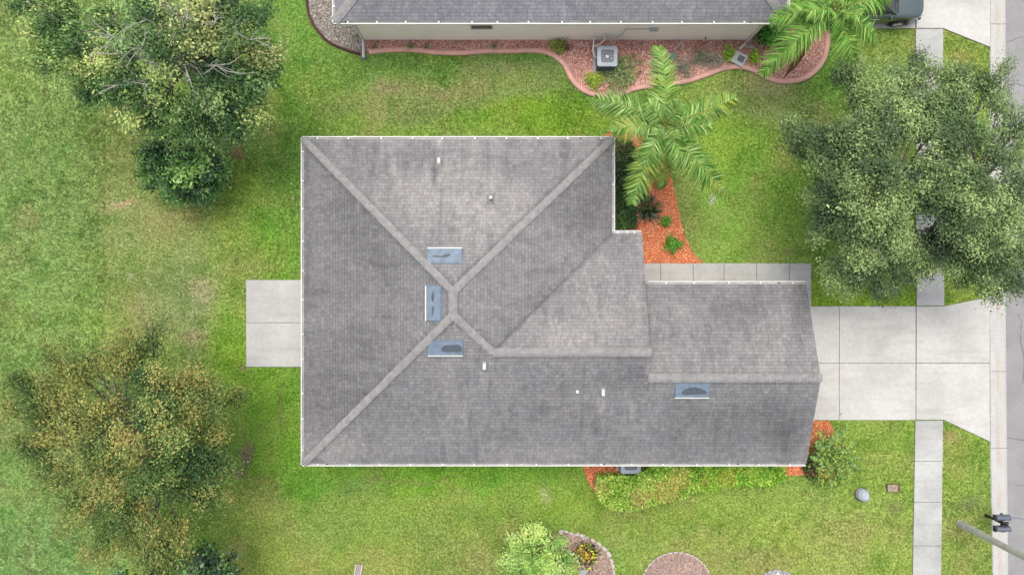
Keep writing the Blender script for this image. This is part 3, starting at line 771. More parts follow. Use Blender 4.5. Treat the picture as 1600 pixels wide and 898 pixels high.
# walls
mb = MB()
wl_poly = [(xW + .45, yS + .42), (12.05, yS + .42), (12.05, yG - .45), (5.1, yG - .45), (5.1, yM - .42), (xE - .45, yM - .42), (xE - .45, yN - .42), (xW + .45, yN - .42)]
mb.prism(wl_poly, 0.0, 2.44)
for xg, y0, y1, yr, zr_ in ((12.05, yS + .42, yG - .45, yGr, zGr), (5.1, yS + .5, yM - .42, yMr, zMr)):
    mb.add([(xg - .02, y0, 2.5), (xg - .02, y1, 2.5), (xg - .02, yr, zr_ - .12), (xg - .17, y0, 2.5), (xg - .17, y1, 2.5), (xg - .17, yr, zr_ - .12)],
           [(0, 1, 2), (5, 4, 3), (0, 3, 4, 1), (1, 4, 5, 2), (2, 5, 3, 0)])
mb.build('wall', M['stucco'], house)
mb = MB()
sf = [(xW + .13, yS + .13), (xG - .02, yS + .13), (xG - .02, yG - .13), (xT - .02, yG - .13), (xT - .02, yM - .13), (xE - .13, yM - .13), (xE - .13, yN - .13), (xW + .13, yN - .13)]
mb.prism(sf, 2.445, 2.6); mb.build('soffit', M['white'], house)
for (xg, pts) in ((xG, [(wS, zi(sS)), (yGr, zGr), (gY, zi(sG))]), (xT, [(yMr - 1.0, EH + sS * (yMr - 1.0 - yS)), (yMr, zMr), (mY, zi(sM))])):
    mb = MB()
    for (ya, za), (yb, zb) in zip(pts[:-1], pts[1:]):
        mb.add([(xg - .045, ya, za - .012), (xg - .015, ya, za - .012), (xg - .015, yb, zb - .012), (xg - .045, yb, zb - .012),
                (xg - .045, ya, za - .16), (xg - .015, ya, za - .16), (xg - .015, yb, zb - .16), (xg - .045, yb, zb - .16)],
               [(0, 1, 2, 3), (7, 6, 5, 4), (0, 4, 5, 1), (1, 5, 6, 2), (2, 6, 7, 3), (3, 7, 4, 0)])
    mb.build('rake_board', M['white'], house)

def window(parent, cx, cy, cz, w, h, face):
    """face 'x+','x-','y+','y-'"""
    fr, gl, si = MB(), MB(), MB()
    sx = 1 if '+' in face else -1
    def bx(mb, u0, u1, v0, v1, d0, d1):
        if face[0] == 'y': mb.bb(cx + u0, cx + u1, cy + sx * d0, cy + sx * d1, cz + v0, cz + v1)
        else: mb.bb(cx + sx * d0, cx + sx * d1, cy + u0, cy + u1, cz + v0, cz + v1)
    t = .05
    bx(fr, -w / 2, w / 2, h / 2 - t, h / 2, -.02, .035); bx(fr, -w / 2, w / 2, -h / 2, -h / 2 + t, -.02, .035)
    bx(fr, -w / 2, -w / 2 + t, -h / 2 + t, h / 2 - t, -.02, .035); bx(fr, w / 2 - t, w / 2, -h / 2 + t, h / 2 - t, -.02, .035)
    bx(fr, -w / 2 + t, w / 2 - t, -.02, .02, -.02, .025)
    bx(gl, -w / 2 + t + .002, w / 2 - t - .002, -h / 2 + t + .002, h / 2 - t - .002, -.01, .012)
    bx(si, -w / 2 - .06, w / 2 + .06, -h / 2 - .07, -h / 2 - .004, -.02, .07)
    f = fr.build('window', M['white'], parent); gl.build('pane', M['glass'], f); si.build('sill', M['stucco'], f)
    return f
for (cx, w) in ((-6.5, 1.2), (-2.4, 1.5), (1.2, .9)): window(house, cx, yS + .42, 1.45, w, 1.2, 'y-')
for (cx, w) in ((-6.5, 1.2), (-1.5, 1.0), (2.2, 1.0)): window(house, cx, yN - .42, 1.45, w, 1.2, 'y+')
window(house, xE - .45, 4.4, 1.45, 1.6, 1.3, 'x+'); window(house, xW + .45, 3.6, 1.45, 1.6, 1.2, 'x-'); window(house, xW + .45, -5, 1.45, 1.2, 1.2, 'x-')
mb = MB(); mb.bb(xW + .40, xW + .452, -2.9, -.5, .06, 2.15); f = mb.build('sliding_door', M['white'], house)
mb = MB(); mb.bb(xW + .39, xW + .399, -2.8, -1.75, .14, 2.08).bb(xW + .39, xW + .399, -1.65, -.6, .14, 2.08); mb.build('pane', M['glass'], f)
mb = MB(); mb.bb(5.098, 5.15, .5, 1.42, .03, 2.1); f = mb.build('front_door', M['door'], house)
mb = MB(); mb.tube([(5.16, .6, 1.0), (5.2, .6, 1.0), (5.2, .7, 1.0)], .014); mb.build('handle', M['rim'], f)
gd = MB()
for k in range(4): gd.bb(12.048, 12.10, yGr - 2.45, yGr + 2.45, .05 + k * .53, .05 + k * .53 + .52)
f = gd.build('garage_door', M['garage'], house, bevel=.012)

def gutter(parent, a, b, out, z=EH, w=.15, step=1.38, holes=()):
    """open K-style gutter from a to b, `out` = outward unit normal; a, b on its outer edge"""
    (ax, ay), (bx_, by) = a, b; ox, oy = out
    L = math.hypot(bx_ - ax, by - ay); dx, dy = (bx_ - ax) / L, (by - ay) / L
    ang = math.atan2(dy, dx)
    def seg(mb, o0, o1, z0, z1, l0=0, l1=None):
        l1 = L if l1 is None else l1
        cx = ax + dx * (l0 + l1) / 2 - ox * (o0 + o1) / 2; cy = ay + dy * (l0 + l1) / 2 - oy * (o0 + o1) / 2
        mb.box(cx, cy, (z0 + z1) / 2, l1 - l0, abs(o1 - o0), z1 - z0, ang)
    mb = MB()
    seg(mb, 0, .045, z - .11, z); seg(mb, .0455, w - .031, z - .105, z - .095); seg(mb, w - .03, w, z - .11, z + .028)
    gt = mb.build('gutter', M['white'], parent)
    ml = MB(); seg(ml, .046, w - .032, z - .0945, z - .07); ml.build('gutter_lining', M['gutter_in'], gt)
    n = int(L / step); proto = None
    for k in range(n + 1):
        l = L * (k + .5) / (n + 1) + random.uniform(-.12, .12)
        if proto is None:
            mh = MB(); seg(mh, .012, w + .03, z - .006, z + .02, l - .03, l + .03); proto = mh.build('hanger', M['hanger'], gt); l0 = l
        else:
            c = proto.copy(); COL.objects.link(c); c.parent = gt; c.location = (dx * (l - l0), dy * (l - l0), 0)
    for l in holes:
        mh = MB(); cx = ax + dx * l - ox * w * .55; cy = ay + dy * l - oy * w * .55; mh.cyl(cx, cy, z - .07, z - .062, .04); mh.build('outlet', M['dark'], gt)
    return gt
gutter(house, (xW, yN), (xE, yN), (0, 1), holes=(.6, 11.9))
gutter(house, (xW, yS), (xW, yN), (-1, 0))
gutter(house, (xW, yS), (xG, yS), (0, -1), holes=(1.1, 12.9, 18.6))
gutter(house, (xE, yM), (xE, yN), (1, 0))
gutter(house, (xE - .12, yM), (xT - .02, yM), (0, 1), step=.5)
gutter(house, (xT + .25, yG), (xG, yG), (0, 1), holes=(5.6,))

def roof_frame(px, py, up):
    """matrix whose x runs along the courses, y up the slope, z off the roof"""
    x, y, z = on_roof(px, py)
    s = {(0, 1): sS, (0, -1): sN, (1, 0): sW}[up]
    u = Vector((up[0], up[1], s)).normalized(); n = Vector((-up[0] * s, -up[1] * s, 1)).normalized(); r = u.cross(n)
    m = Matrix((r, u, n)).transposed().to_4x4(); m.translation = (x, y, z); return m
for k, (px, py, up, shp) in enumerate(((695, 400, (0, -1), 0), (678, 474, (1, 0), 1), (696, 543, (0, 1), 2), (1081, 609, (0, 1), 3))):
    m = roof_frame(px, py, up)
    W, D, hh = .68, .285, .13
    mb = MB(); mb.M = m
    vs = [(-W, -D, .02), (W, -D, .02), (W, D, .012), (-W, D, .012), (-W, -D, hh), (W, -D, hh), (W, D, .035), (-W, D, .035)]
    mb.add(vs, [(4, 5, 6, 7), (0, 4, 7, 3), (1, 2, 6, 5), (2, 3, 7, 6)])
    mb.add([(-W - .03, -D - .02, .018), (W + .03, -D - .02, .018), (W + .03, D + .05, .018), (-W - .03, D + .05, .018)], [(0, 1, 2, 3)])
    v = mb.build('roof_vent', M['vent_blue'], house, bevel=.006)
    v['label'] = ['blue grey metal roof vent on the upper slope', 'blue grey metal roof vent standing upright left of the ridge', 'blue grey metal roof vent below the ridge crossing', 'blue grey metal roof vent above the garage'][k]
    mb = MB(); mb.M = m
    mb.add([(-W - .015, -D - .035, .03), (W + .015, -D - .035, .03), (W + .015, -D - .035, hh + .012), (-W - .015, -D - .035, hh + .012),
            (-W - .015, -D + .015, .03), (W + .015, -D + .015, .03), (W + .015, -D + .02, hh + .012), (-W - .015, -D + .02, hh + .012)],
           [(0, 1, 2, 3), (3, 2, 6, 7), (0, 3, 7, 4), (1, 5, 6, 2), (4, 5, 1, 0)])
    mb.build('vent_lip', M['white'], v)
    sl = (hh - .035) / (2 * D)
    def zt(y): return hh - sl * (y + D) + .004
    def blob(pts):
        sm = smooth_path(pts, 5, closed=True); mb2.add([(x, y, zt(y)) for x, y in sm], [tuple(range(len(sm)))])
    mb2 = MB(); mb2.M = m
    if shp == 0: blob([(.5, .05), (.2, .08), (-.05, .09), (-.22, .0), (-.2, -.06), (0, -.04), (.15, .03), (.35, .0)])
    elif shp == 1: blob([(.5, -.02), (.3, -.06), (.1, -.01), (.2, .04)]); blob([(-.05, .0), (-.25, -.07), (-.48, .0), (-.25, .05)])
    elif shp == 2: blob([(.0, .12), (.3, .15), (.6, .13), (.63, -.12), (.3, -.14), (-.1, -.12), (-.15, .02)]) 
    else: blob([(-.35, -.16), (-.4, .0), (-.1, .14), (.2, .15), (.45, .05), (.6, -.1), (.2, -.15)])
    mb2.build('dirt_stain', M['stain'], v)
def pipe(px, py, up, kind):
    m = roof_frame(px, py, up); x, y, z = m.translation
    mb = MB()
    if kind == 'stack':
        mb.tube([(x, y, z - .05), (x, y, z + .34)], .065, 12, cap=False); mb.tube([(x, y, z + .34), (x, y, z + .35)], [.065, .05], 12, cap=False)
        v = mb.build('vent_pipe', M['pipe'], house, smooth=True)
        mb = MB(); mb.cyl(x, y, z + .33, z + .352, .06); mb.build('pipe_rim', M['hanger'], v); mb = MB(); mb.cyl(x, y, z + .353, z + .356, .022); mb.build('pipe_mouth', M['dark'], v)
    else:
        mb.M = m; mb.add([(-.075, -.13, .02), (.075, -.13, .02), (.075, .13, .015), (-.075, .13, .015), (-.065, -.115, .2), (.065, -.115, .2), (.065, .1, .15), (-.065, .1, .15)],
                         [(4, 5, 6, 7), (0, 4, 7, 3), (1, 2, 6, 5), (2, 3, 7, 6), (0, 1, 5, 4)])
        v = mb.build('vent_hood', M['pipe'], house, bevel=.01)
    mb = MB(); mb.M = m; mb.add([(-.17, -.2, .012), (.17, -.2, .012), (.17, .26, .012), (-.17, .26, .012)], [(0, 1, 2, 3)]); mb.build('flashing', M['shingle_plain'], v)
pipe(686, 254, (0, -1), 'hood'); pipe(767, 310, (0, -1), 'stack'); pipe(757, 570, (0, 1), 'hood'); pipe(901, 610, (0, 1), 'stack'); pipe(942, 611, (0, 1), 'hood')

# ---------------- neighbour's house
nh = empty('neighbour_house', (0, 0, 0), 'beige stucco house with blue grey roof, cut by the top edge of the picture', 'house')
nL, nB = P(519, 38, EH); nR = P(1234, 38, EH)[0]; nT = nB + 12.6
half = (nT - nB) / 2; nz = EH + .365 * half
A1, B1 = (nL + half, nB + half, nz), (nR - half, nB + half, nz)
e = zi(.365)
c00, c10, c11, c01 = (nL + IN, nB + IN, e), (nR - IN, nB + IN, e), (nR - IN, nT - IN, e), (nL + IN, nT - IN, e)
def tint_n(x, y, z, n):
    t = (.86 + .26 * fbm(x, y, 1.4, 13)); k = np.exp(-((x - P(878, 0, 3)[0]) / .12) ** 2)
    t = t * (1 + .18 * k); return t[:, None] * np.ones(3)
nroof = roof_mesh('roof', [[c00, c10, B1, A1], [c10, c11, B1], [c11, c01, A1, B1], [c01, c00, A1]], M['shingle2'], nh, tint_n, .5)
for a, b in ((c00, A1), (c10, B1), (c11, B1), (c01, A1), (A1, B1)): ridge_cap(nroof, a, b, .2, .035, .25)
wx0 = P(570, 63)[0]; wy0 = P(0, 63)[1]; wx1 = P(1171, 63)[0]
mb = MB(); mb.prism([(wx0, wy0), (wx1, wy0), (wx1, nT - .4), (wx0, nT - .4)], 0, 2.44); mb.build('wall', M['stucco'], nh)
mb = MB(); mb.prism([(nL + .13, nB + .13), (nR - .13, nB + .13), (nR - .13, nT - .13), (nL + .13, nT - .13)], 2.445, 2.6); mb.build('soffit', M['white'], nh)
gutter(nh, (nL, nB), (nR, nB), (0, -1), holes=(.55, 17.8)); gutter(nh, (nL, nB), (nL, nT), (-1, 0)); gutter(nh, (nR, nB), (nR, nT), (1, 0)); gutter(nh, (nL, nT), (nR, nT), (0, 1))
def wallpt(px, py):
    z = H - wy0 * F / (449 - py); return ((px - 800) * (H - z) / F, z)
for px, ps, w in ((753, 46, 1.0), (885, 40.5, .6)):
    x, z = wallpt(px, ps); window(nh, x, wy0, z + .5, w, .95 if w > .8 else .6, 'y-')
def downspout(parent, top, bot, bottom_out, mat=None):
    mb = MB(); x0, y0 = top; x1, y1 = bot
    mb.box(x0, y0, EH - .16, .1, .08, .14)
    pts = [(x0, y0, EH - .18), (x1, y1, EH - .42), (x1, y1, .28), (x1 + bottom_out[0] * .3, y1 + bottom_out[1] * .3, .08), (x1 + bottom_out[0] * .75, y1 + bottom_out[1] * .75, .06)]
    mb.tube(pts, .062, 4); return mb.build('downspout', mat or M['white'], parent)
downspout(nh, (wx0 + .1, nB + .08), (wx0 - .05, wy0 - .07), (0, -1)); downspout(nh, (wx1 - .25, nB + .08), (wx1 - .12, wy0 - .07), (-.5, -.5))
mb = MB(); mb.box(wx0 - .05, wy0 - .62, .03, .22, .6, .05).box(wx0 - .15, wy0 - .62, .07, .03, .6, .05).box(wx0 + .05, wy0 - .62, .07, .03, .6, .05)
tag(mb.build('splash_block', M['panel_dark'], bevel=.01), 'dark splash block under the white downspout at the house corner by the brown edging', 'splash block')
# electrical fittings on the wall
x, z = wallpt(1022, 45); mb = MB(); mb.bb(x - .17, x + .17, wy0 - .1, wy0 - .001, z - .12, z + .14); bx = mb.build('meter_box', M['plastic_grey'], nh, bevel=.02)
mb = MB(); x2, z2 = wallpt(976, 47); x3, z3 = wallpt(946, 58)
mb.tube([(x - .17, wy0 - .03, z), (x2 + .3, wy0 - .03, z), (x2, wy0 - .03, z), (x2 - .02, wy0 - .05, z - .5), (x2 - .25, wy0 - .06, z - .85), (x3 + .5, wy0 - .1, .5), (4.5, wy0 - .5, .45)], .018, 6)
mb.build('conduit', M['plastic_grey'], nh)
# front part of neighbour's house beyond the corner
mb = MB(); mb.prism([(wx1 + .01, nB + .8), (nR + .1, nB + .8), (nR + .1, nT - .6), (wx1 + .01, nT - .6)], 0, 2.43); mb.build('porch_wall', M['plastic_grey'], nh)

# ------------------------------------------------------------------ air conditioners
def ac_unit(cx, cy, label, rz=0, s=.455, h=.86, group='air conditioner condensers'):
    root = empty('air_conditioner', (cx, cy, 0), label, 'air conditioner', group)
    def rr(s_, r, n=5):
        pts = []
        for qx, qy, a0 in ((1, 1, 0), (-1, 1, 90), (-1, -1, 180), (1, -1, 270)):
            for k in range(n + 1):
                t = R(a0 + 90 * k / n); pts.append((cx + qx * (s_ - r) + r * math.cos(t), cy + qy * (s_ - r) + r * math.sin(t)))
        return pts
    mb = MB(); mb.bb(cx - s - .1, cx + s + .05, cy - s - .08, cy + s + .08, 0, .07); mb.build('pad', M['walk'], root, bevel=.01)
    mb = MB(); mb.prism(rr(s - .03, .08), .07, h - .06); body = mb.build('casing', M['ac_side'], root)
    mb = MB()
    for k in range(14): mb.prism(rr(s - .02, .08), .12 + k * .048, .135 + k * .048)
    mb.build('louvre', M['ac_side'], body)
    # lid with a round opening
    outer = rr(s, .1); n = len(outer); ro = .36
    vs, fs = [], []
    for (x, y) in outer: vs.append((x, y, h))
    for (x, y) in outer:
        a = math.atan2(y - cy, x - cx); vs.append((cx + ro * math.cos(a), cy + ro * math.sin(a), h + .015))
    for (x, y) in outer: vs.append((x, y, h - .07))
    for (x, y) in outer:
        a = math.atan2(y - cy, x - cx); vs.append((cx + ro * math.cos(a), cy + ro * math.sin(a), h - .13))
    for k in range(n):
        k2 = (k + 1) % n; fs += [(k, k2, n + k2, n + k), (2 * n + k, 2 * n + k2, k2, k), (n + k, n + k2, 3 * n + k2, 3 * n + k)]
    mb = MB(); mb.add(vs, fs); lid = mb.build('lid', M['ac'], root)
    mb = MB(); mb.cyl(cx, cy, h - .14, h - .13, ro + .02, n=28); mb.build('fan_well', M['dark'], root)
    mb = MB(); mb.cyl(cx, cy, h - .13, h - .05, .07)
    for k in range(3):
        a0 = 2 * math.pi * k / 3 + 1.3
        pts = []
        for t in (-.5, -.3, 0, .3, .5): pts.append((a0 + t, .3 if abs(t) < .4 else .22, h - .09 + t * .08))
        vs = [(cx + .05 * math.cos(a0 - .6), cy + .05 * math.sin(a0 - .6), h - .1)] + [(cx + r * math.cos(a), cy + r * math.sin(a), z) for a, r, z in pts] + [(cx + .05 * math.cos(a0 + .6), cy + .05 * math.sin(a0 + .6), h - .07)]
        mb.add(vs, [tuple(range(len(vs)))])
    mb.build('fan', M['fan'], root)
    mb = MB()
    for r in (.1, .16, .22, .28):
        mb.tube([(cx + r * math.cos(t), cy + r * math.sin(t), h + .012) for t in np.linspace(0, 2 * math.pi, 25)], .004, 4, cap=False)
    for k in range(8):
        a = k * math.pi / 4; mb.tube([(cx, cy, h + .018), (cx + ro * math.cos(a), cy + ro * math.sin(a), h + .014)], .004, 4)
    mb.build('guard', M['ac'], root)
    return root
acx, acy = P(949, 88, .86)
ac1 = ac_unit(acx, acy, 'grey condenser unit with round fan on the red mulch by the beige wall')
mb = MB(); mb.tube([(acx - .55, wy0 - .02, .55), (acx - .58, wy0 - .3, .6), (acx - .62, acy + .35, .55), (acx - .5, acy + .1, .4), (acx - .38, acy + .1, .35)], .035, 8)
mb.tube([(acx - .1, wy0 - .02, .9), (acx - .1, wy0 - .25, .75), (acx - .3, acy + .62, .62), (acx - .62, acy + .5, .5), (acx - .6, acy + .3, .45)], .03, 8)
tag(mb.build('refrigerant_line', M['white'], ac1, smooth=True))
tag(ac1.children[-1])
ax2, ay2 = P(985, 728, .86)
ac2 = copy_tree([c for c in [ac1]][0]); ac2.location = (ax2 + .02, ay2 + .12, 0)
ac2['label'] = 'grey condenser unit half hidden under the gutter behind the clipped hedge'
for c in list(ac2.children):
    if c.name.startswith('refrigerant'): bpy.data.objects.remove(c)

# white pvc riser, tilted grey box, hose and small fittings in the red bed
mb = MB(); x, y = P(1064, 72, .1)
mb.tube([(x - .3, y - .22, .04), (x - .12, y + .02, .16), (x + .02, y + .1, .2), (x + .12, y + .0, .1)], .022, 8); mb.tube([(x + .0, y - .2, .04), (x + .1, y - .06, .08), (x + .2, y + .0, .08)], .022, 8)
tag(mb.build('drain_pipe', M['white'], smooth=True), 'bent white plastic pipe lying on the red mulch near the wall', 'pipe')
x, y = P(1155, 92, .2)
root = empty('tilted_utility_box', (x, y, 0), 'tilted pale grey box with a dark grille among small lime shrubs', 'utility box')
mb = MB(); mb.M = Matrix.Translation((x, y, .16)) @ Matrix.Rotation(R(-28), 4, 'Z') @ Matrix.Rotation(R(14), 4, 'X'); mb.bb(-.31, .31, -.27, .27, -.14, .10); mb.build('box', M['panel_grey'], root, bevel=.02)
mm = mb.M; mb = MB(); mb.M = mm; mb.bb(-.08, .22, -.1, .17, .101, .112)
for k in range(5): mb.bb(-.07, .21, -.08 + k * .05, -.06 + k * .05, .113, .12)
mb.build('grille', M['panel_dark'], root)
mb = MB(); c = [PZ(1143, 98, .1), PZ(1138, 104, .15), PZ(1128, 107, .15), PZ(1122, 100, .08), PZ(1126, 92, .05)]
mb.tube(smooth_path([(q[0], q[1], q[2]) for q in c], 5), .012, 6); mb.build('hose', M['panel_grey'], root, smooth=True)
x, y = P(1052, 88, .1); mb = MB(); mb.prism([(x - .22, y - .1), (x + .1, y - .2), (x + .22, y + .1), (x - .1, y + .2)], 0, .12)
tag(mb.build('valve_cover', plain('green_plastic', A(120, 150, 132), .6, var=.2), bevel=.02), 'small dull green plastic cover beside the grey bushes', 'valve cover')
x, y = P(1173, 73, .05); mb = MB(); mb.prism([(x - .2, y - .05), (x + .12, y - .09), (x + .2, y + .05), (x - .1, y + .09)], 0, .06)
tag(mb.build('flat_stone', M['stone_grey'], bevel=.015), 'flat grey stone on the mulch above the tilted box', 'stone')
x, y = P(1101, 60, .3); mb = MB(); mb.tube([(x, wy0 - .02, .45), (x, wy0 - .09, .45), (x + .01, wy0 - .12, .36)], .02, 8); mb.tube([(x - .05, wy0 - .07, .5), (x + .05, wy0 - .07, .5)], .01, 6)
mb.build('garden_tap', M['panel_dark'], nh)
x, y = P(885, 66, .3); mb = MB(); mb.tube([(x, wy0 - .1, 0), (x, wy0 - .1, .7)], .03, 8); mb.build('standpipe', M['white'], nh)

# ------------------------------------------------------------------ foliage tools
def leaves(name, cen, size, cols, mat, parent, up=.5, ratio=.45, fold=.25, dirs=None, nbias=None):
    n = len(cen)
    nrm = rng.normal(0, 1, (n, 3)); nrm /= np.linalg.norm(nrm, axis=1)[:, None]; nrm[:, 2] = np.abs(nrm[:, 2]) ; nrm += np.array([0, 0, up])
    if nbias is not None: nrm += nbias
    nrm[:, 2] = np.maximum(nrm[:, 2], .05)
    nrm = nrm * 1.0; nrm /= np.linalg.norm(nrm, axis=1)[:, None]
    r = rng.normal(0, 1, (n, 3)) if dirs is None else dirs + rng.normal(0, .35, (n, 3))
    d = r - (r * nrm).sum(1)[:, None] * nrm; d /= np.linalg.norm(d, axis=1)[:, None] + 1e-6
    s = np.cross(nrm, d); L = (size * rng.uniform(.6, 1.3, n))[:, None] / 2; W = L * ratio * rng.uniform(.8, 1.25, (n, 1))
    V = np.stack([cen - d * L, cen + s * W + nrm * W * fold, cen + d * L - nrm * L * .2, cen - s * W + nrm * W * fold], 1).reshape(-1, 3)
    return mesh_np(name, V, np.arange(4 * n).reshape(n, 4), mat, parent, fcol=(cols * LEAF_K).clip(.002, .8))

def curve3(a, b, bend, n=5):
    a, b = np.array(a, float), np.array(b, float); L = np.linalg.norm(b - a)
    off = rng.normal(0, 1, 3) * bend * L; off[2] = abs(off[2]) * .8
    return [tuple(a + (b - a) * t + off * math.sin(math.pi * t)) for t in np.linspace(0, 1, n)]

DK = 3.0
def tree(name, label, cat, base_px, zf, fork_px, lobes, pal, leaf=.12, per=20, dens=5.0, bark=None, mat=None, trunk_r=.22, bare=(), twig_r=.012, sig=.17, group=None, ratio=.45, flat=.6, twigs=.8, nudge=.22, kmin=3, clump=7):
    bx_, by = P(*base_px); root = empty(name, (bx_, by, 0), label, cat, group)
    fx, fy = P(*fork_px, zf)
    wood = MB(); bark = bark or M['bark']
    wood.tube([(bx_, by, -.05), (bx_, by, .15), (lerp(bx_, fx, .4), lerp(by, fy, .4), zf * .5), (fx, fy, zf)], [trunk_r * 1.5, trunk_r * 1.1, trunk_r * .9, trunk_r * .8], 10)
    wood.build('trunk', bark, root, smooth=True)
    br = MB(); CC, CO, DD, NN = [], [], [], []
    pal = [[np.array(A(*q)) for q in pp] for pp in pal]
    for lb in lobes:
        px, py, z, rpx = lb[:4]; pi = lb[4] if len(lb) > 4 else 0; dn = lb[5] if len(lb) > 5 else 1.0
        cx, cy = P(px, py, z); r = rpx * (H - z) / F; rz = r * flat
        limb = curve3((fx, fy, zf - .2), (cx, cy, z - rz * .35), .08, 7)
        L = math.dist(limb[0], limb[-1]); r0 = min(trunk_r * .55, .04 + .018 * L)
        br.tube(limb, list(np.linspace(r0, .022, 7)), 6)
        nc = max(6, int(DK * (dens * dn * 4.19 * r * r * rz * 1.15 + 12 * r * r)))
        u = rng.normal(0, 1, (nc, 3)); u /= np.linalg.norm(u, axis=1)[:, None]
        rad = rng.random(nc) ** (1 / 2.1)
        c = np.array([cx, cy, z]) + u * rad[:, None] * np.array([r, r, rz]) * (1 + rng.normal(0, nudge * .5, (nc, 1)))
        # ragged clumps: keep where 3-D-ish noise allows
        nz = fbm(c[:, 0] + c[:, 2] * .7, c[:, 1] - c[:, 2] * .5, .95, 101, 3)
        keep = nz > .37 + .07 * (rad > .8)
        cpx = 800 + c[:, 0] * F / (H - c[:, 2]); cpy = 449 - c[:, 1] * F / (H - c[:, 2])
        for (qx, qy, qr, pr) in bare: keep &= ~((((cpx - qx) / qr) ** 2 + ((cpy - qy) / qr) ** 2 < 1) & (rng.random(nc) < pr))
        if keep.sum() < max(14, nc * .35): keep = rng.random(nc) < .8
        c = c[keep & (c[:, 2] > .25)]; nc = len(c)
        if nc < kmin: continue
        K = max(2, nc // clump); sub = c[rng.choice(nc, K, replace=False)]
        dist = ((c[:, None, :] - sub[None]) ** 2).sum(2); nearest = sub[dist.argmin(1)]
        pull = rng.uniform(.3, .8, (nc, 1)); c = c + (nearest - c) * pull
        ang = rng.normal(0, 1, (nc, 3)); ang /= np.linalg.norm(ang, axis=1)[:, None]; c = c + ang * .10
        P_ = pal[pi]
        nb = max(2, int(4 * r * r * 1.0 * twigs)); nb = min(nb, nc)
        for k in rng.choice(nc, nb, replace=False):
            st = limb[rng.integers(3, 7)]; tw = curve3(st, tuple(c[k]), .1, 4)
            br.tube(tw, list(np.linspace(twig_r * 2.4, twig_r * .7, 4)), 4, cap=False)
        nl = rng.integers(int(per * .6), int(per * 1.4), nc); tot = nl.sum()
        cc = np.repeat(c, nl, 0); dirv = c - np.array([fx, fy, zf]); dirv /= np.linalg.norm(dirv, axis=1)[:, None]
        dd = np.repeat(dirv, nl, 0); off = rng.normal(0, 1, (tot, 3)) * sig
        off += dd * (rng.normal(0, sig * .9, (tot, 1))); off[:, 2] *= .75
        # cluster colour: its own patch of foliage, then leaf to leaf
        nz2 = fbm(c[:, 0] * 1.0 + c[:, 2], c[:, 1] + c[:, 2] * .6, 1.1, 202 + len(CC), 2)
        ci = np.clip((nz2 - .3) / .4 * (len(P_) - .01) + rng.normal(0, .7, nc), 0, len(P_) - 1).astype(int)
        cols = np.array(P_)[ci] * 1.68 * rng.normal(1, .16, (nc, 1)).clip(.6, 1.5)
        cols = np.repeat(cols, nl, 0) * rng.normal(1, .15, (tot, 1)).clip(.55, 1.35)
        ob = cc + off - np.repeat(nearest, nl, 0); ob /= np.linalg.norm(ob, axis=1)[:, None] + 1e-6
        CC.append(cc + off); CO.append(cols); DD.append(dd); NN.append(ob)
    br.build('branches', bark, root, smooth=True)
    leaves('crown', np.concatenate(CC), leaf * 1.08, np.concatenate(CO), mat or M['leaf'], root, dirs=np.concatenate(DD), ratio=ratio, nbias=np.concatenate(NN) * 1.1, up=.25)
    return root

# palette entries run from deep to pale leaves of each species
LAUREL = [(56, 84, 48), (76, 106, 58), (98, 126, 70), (122, 146, 84), (144, 160, 92), (164, 172, 104)]
LAURELD = [(48, 74, 44), (62, 92, 54), (82, 112, 66), (104, 130, 80), (122, 146, 88)]
GREYT = [(70, 90, 52), (104, 118, 70), (138, 144, 86), (158, 160, 104), (92, 112, 66)]
OLIVE = [(68, 88, 44), (90, 106, 52), (112, 120, 60), (130, 128, 68), (140, 128, 72), (120, 124, 70), (98, 114, 60)]
OLIVED = [(50, 72, 38), (72, 96, 48), (96, 118, 62), (136, 136, 74)]
OAK = [(68, 86, 54), (84, 104, 64), (102, 122, 74), (118, 136, 84), (132, 148, 94)]
OAKD = [(56, 72, 48), (70, 88, 58), (88, 106, 68), (106, 124, 78)]
LIME = [(112, 150, 56), (140, 174, 74), (168, 196, 96), (190, 206, 110)]
HOLLY = [(36, 62, 32), (54, 86, 42), (76, 112, 54), (96, 130, 62), (112, 144, 76)]

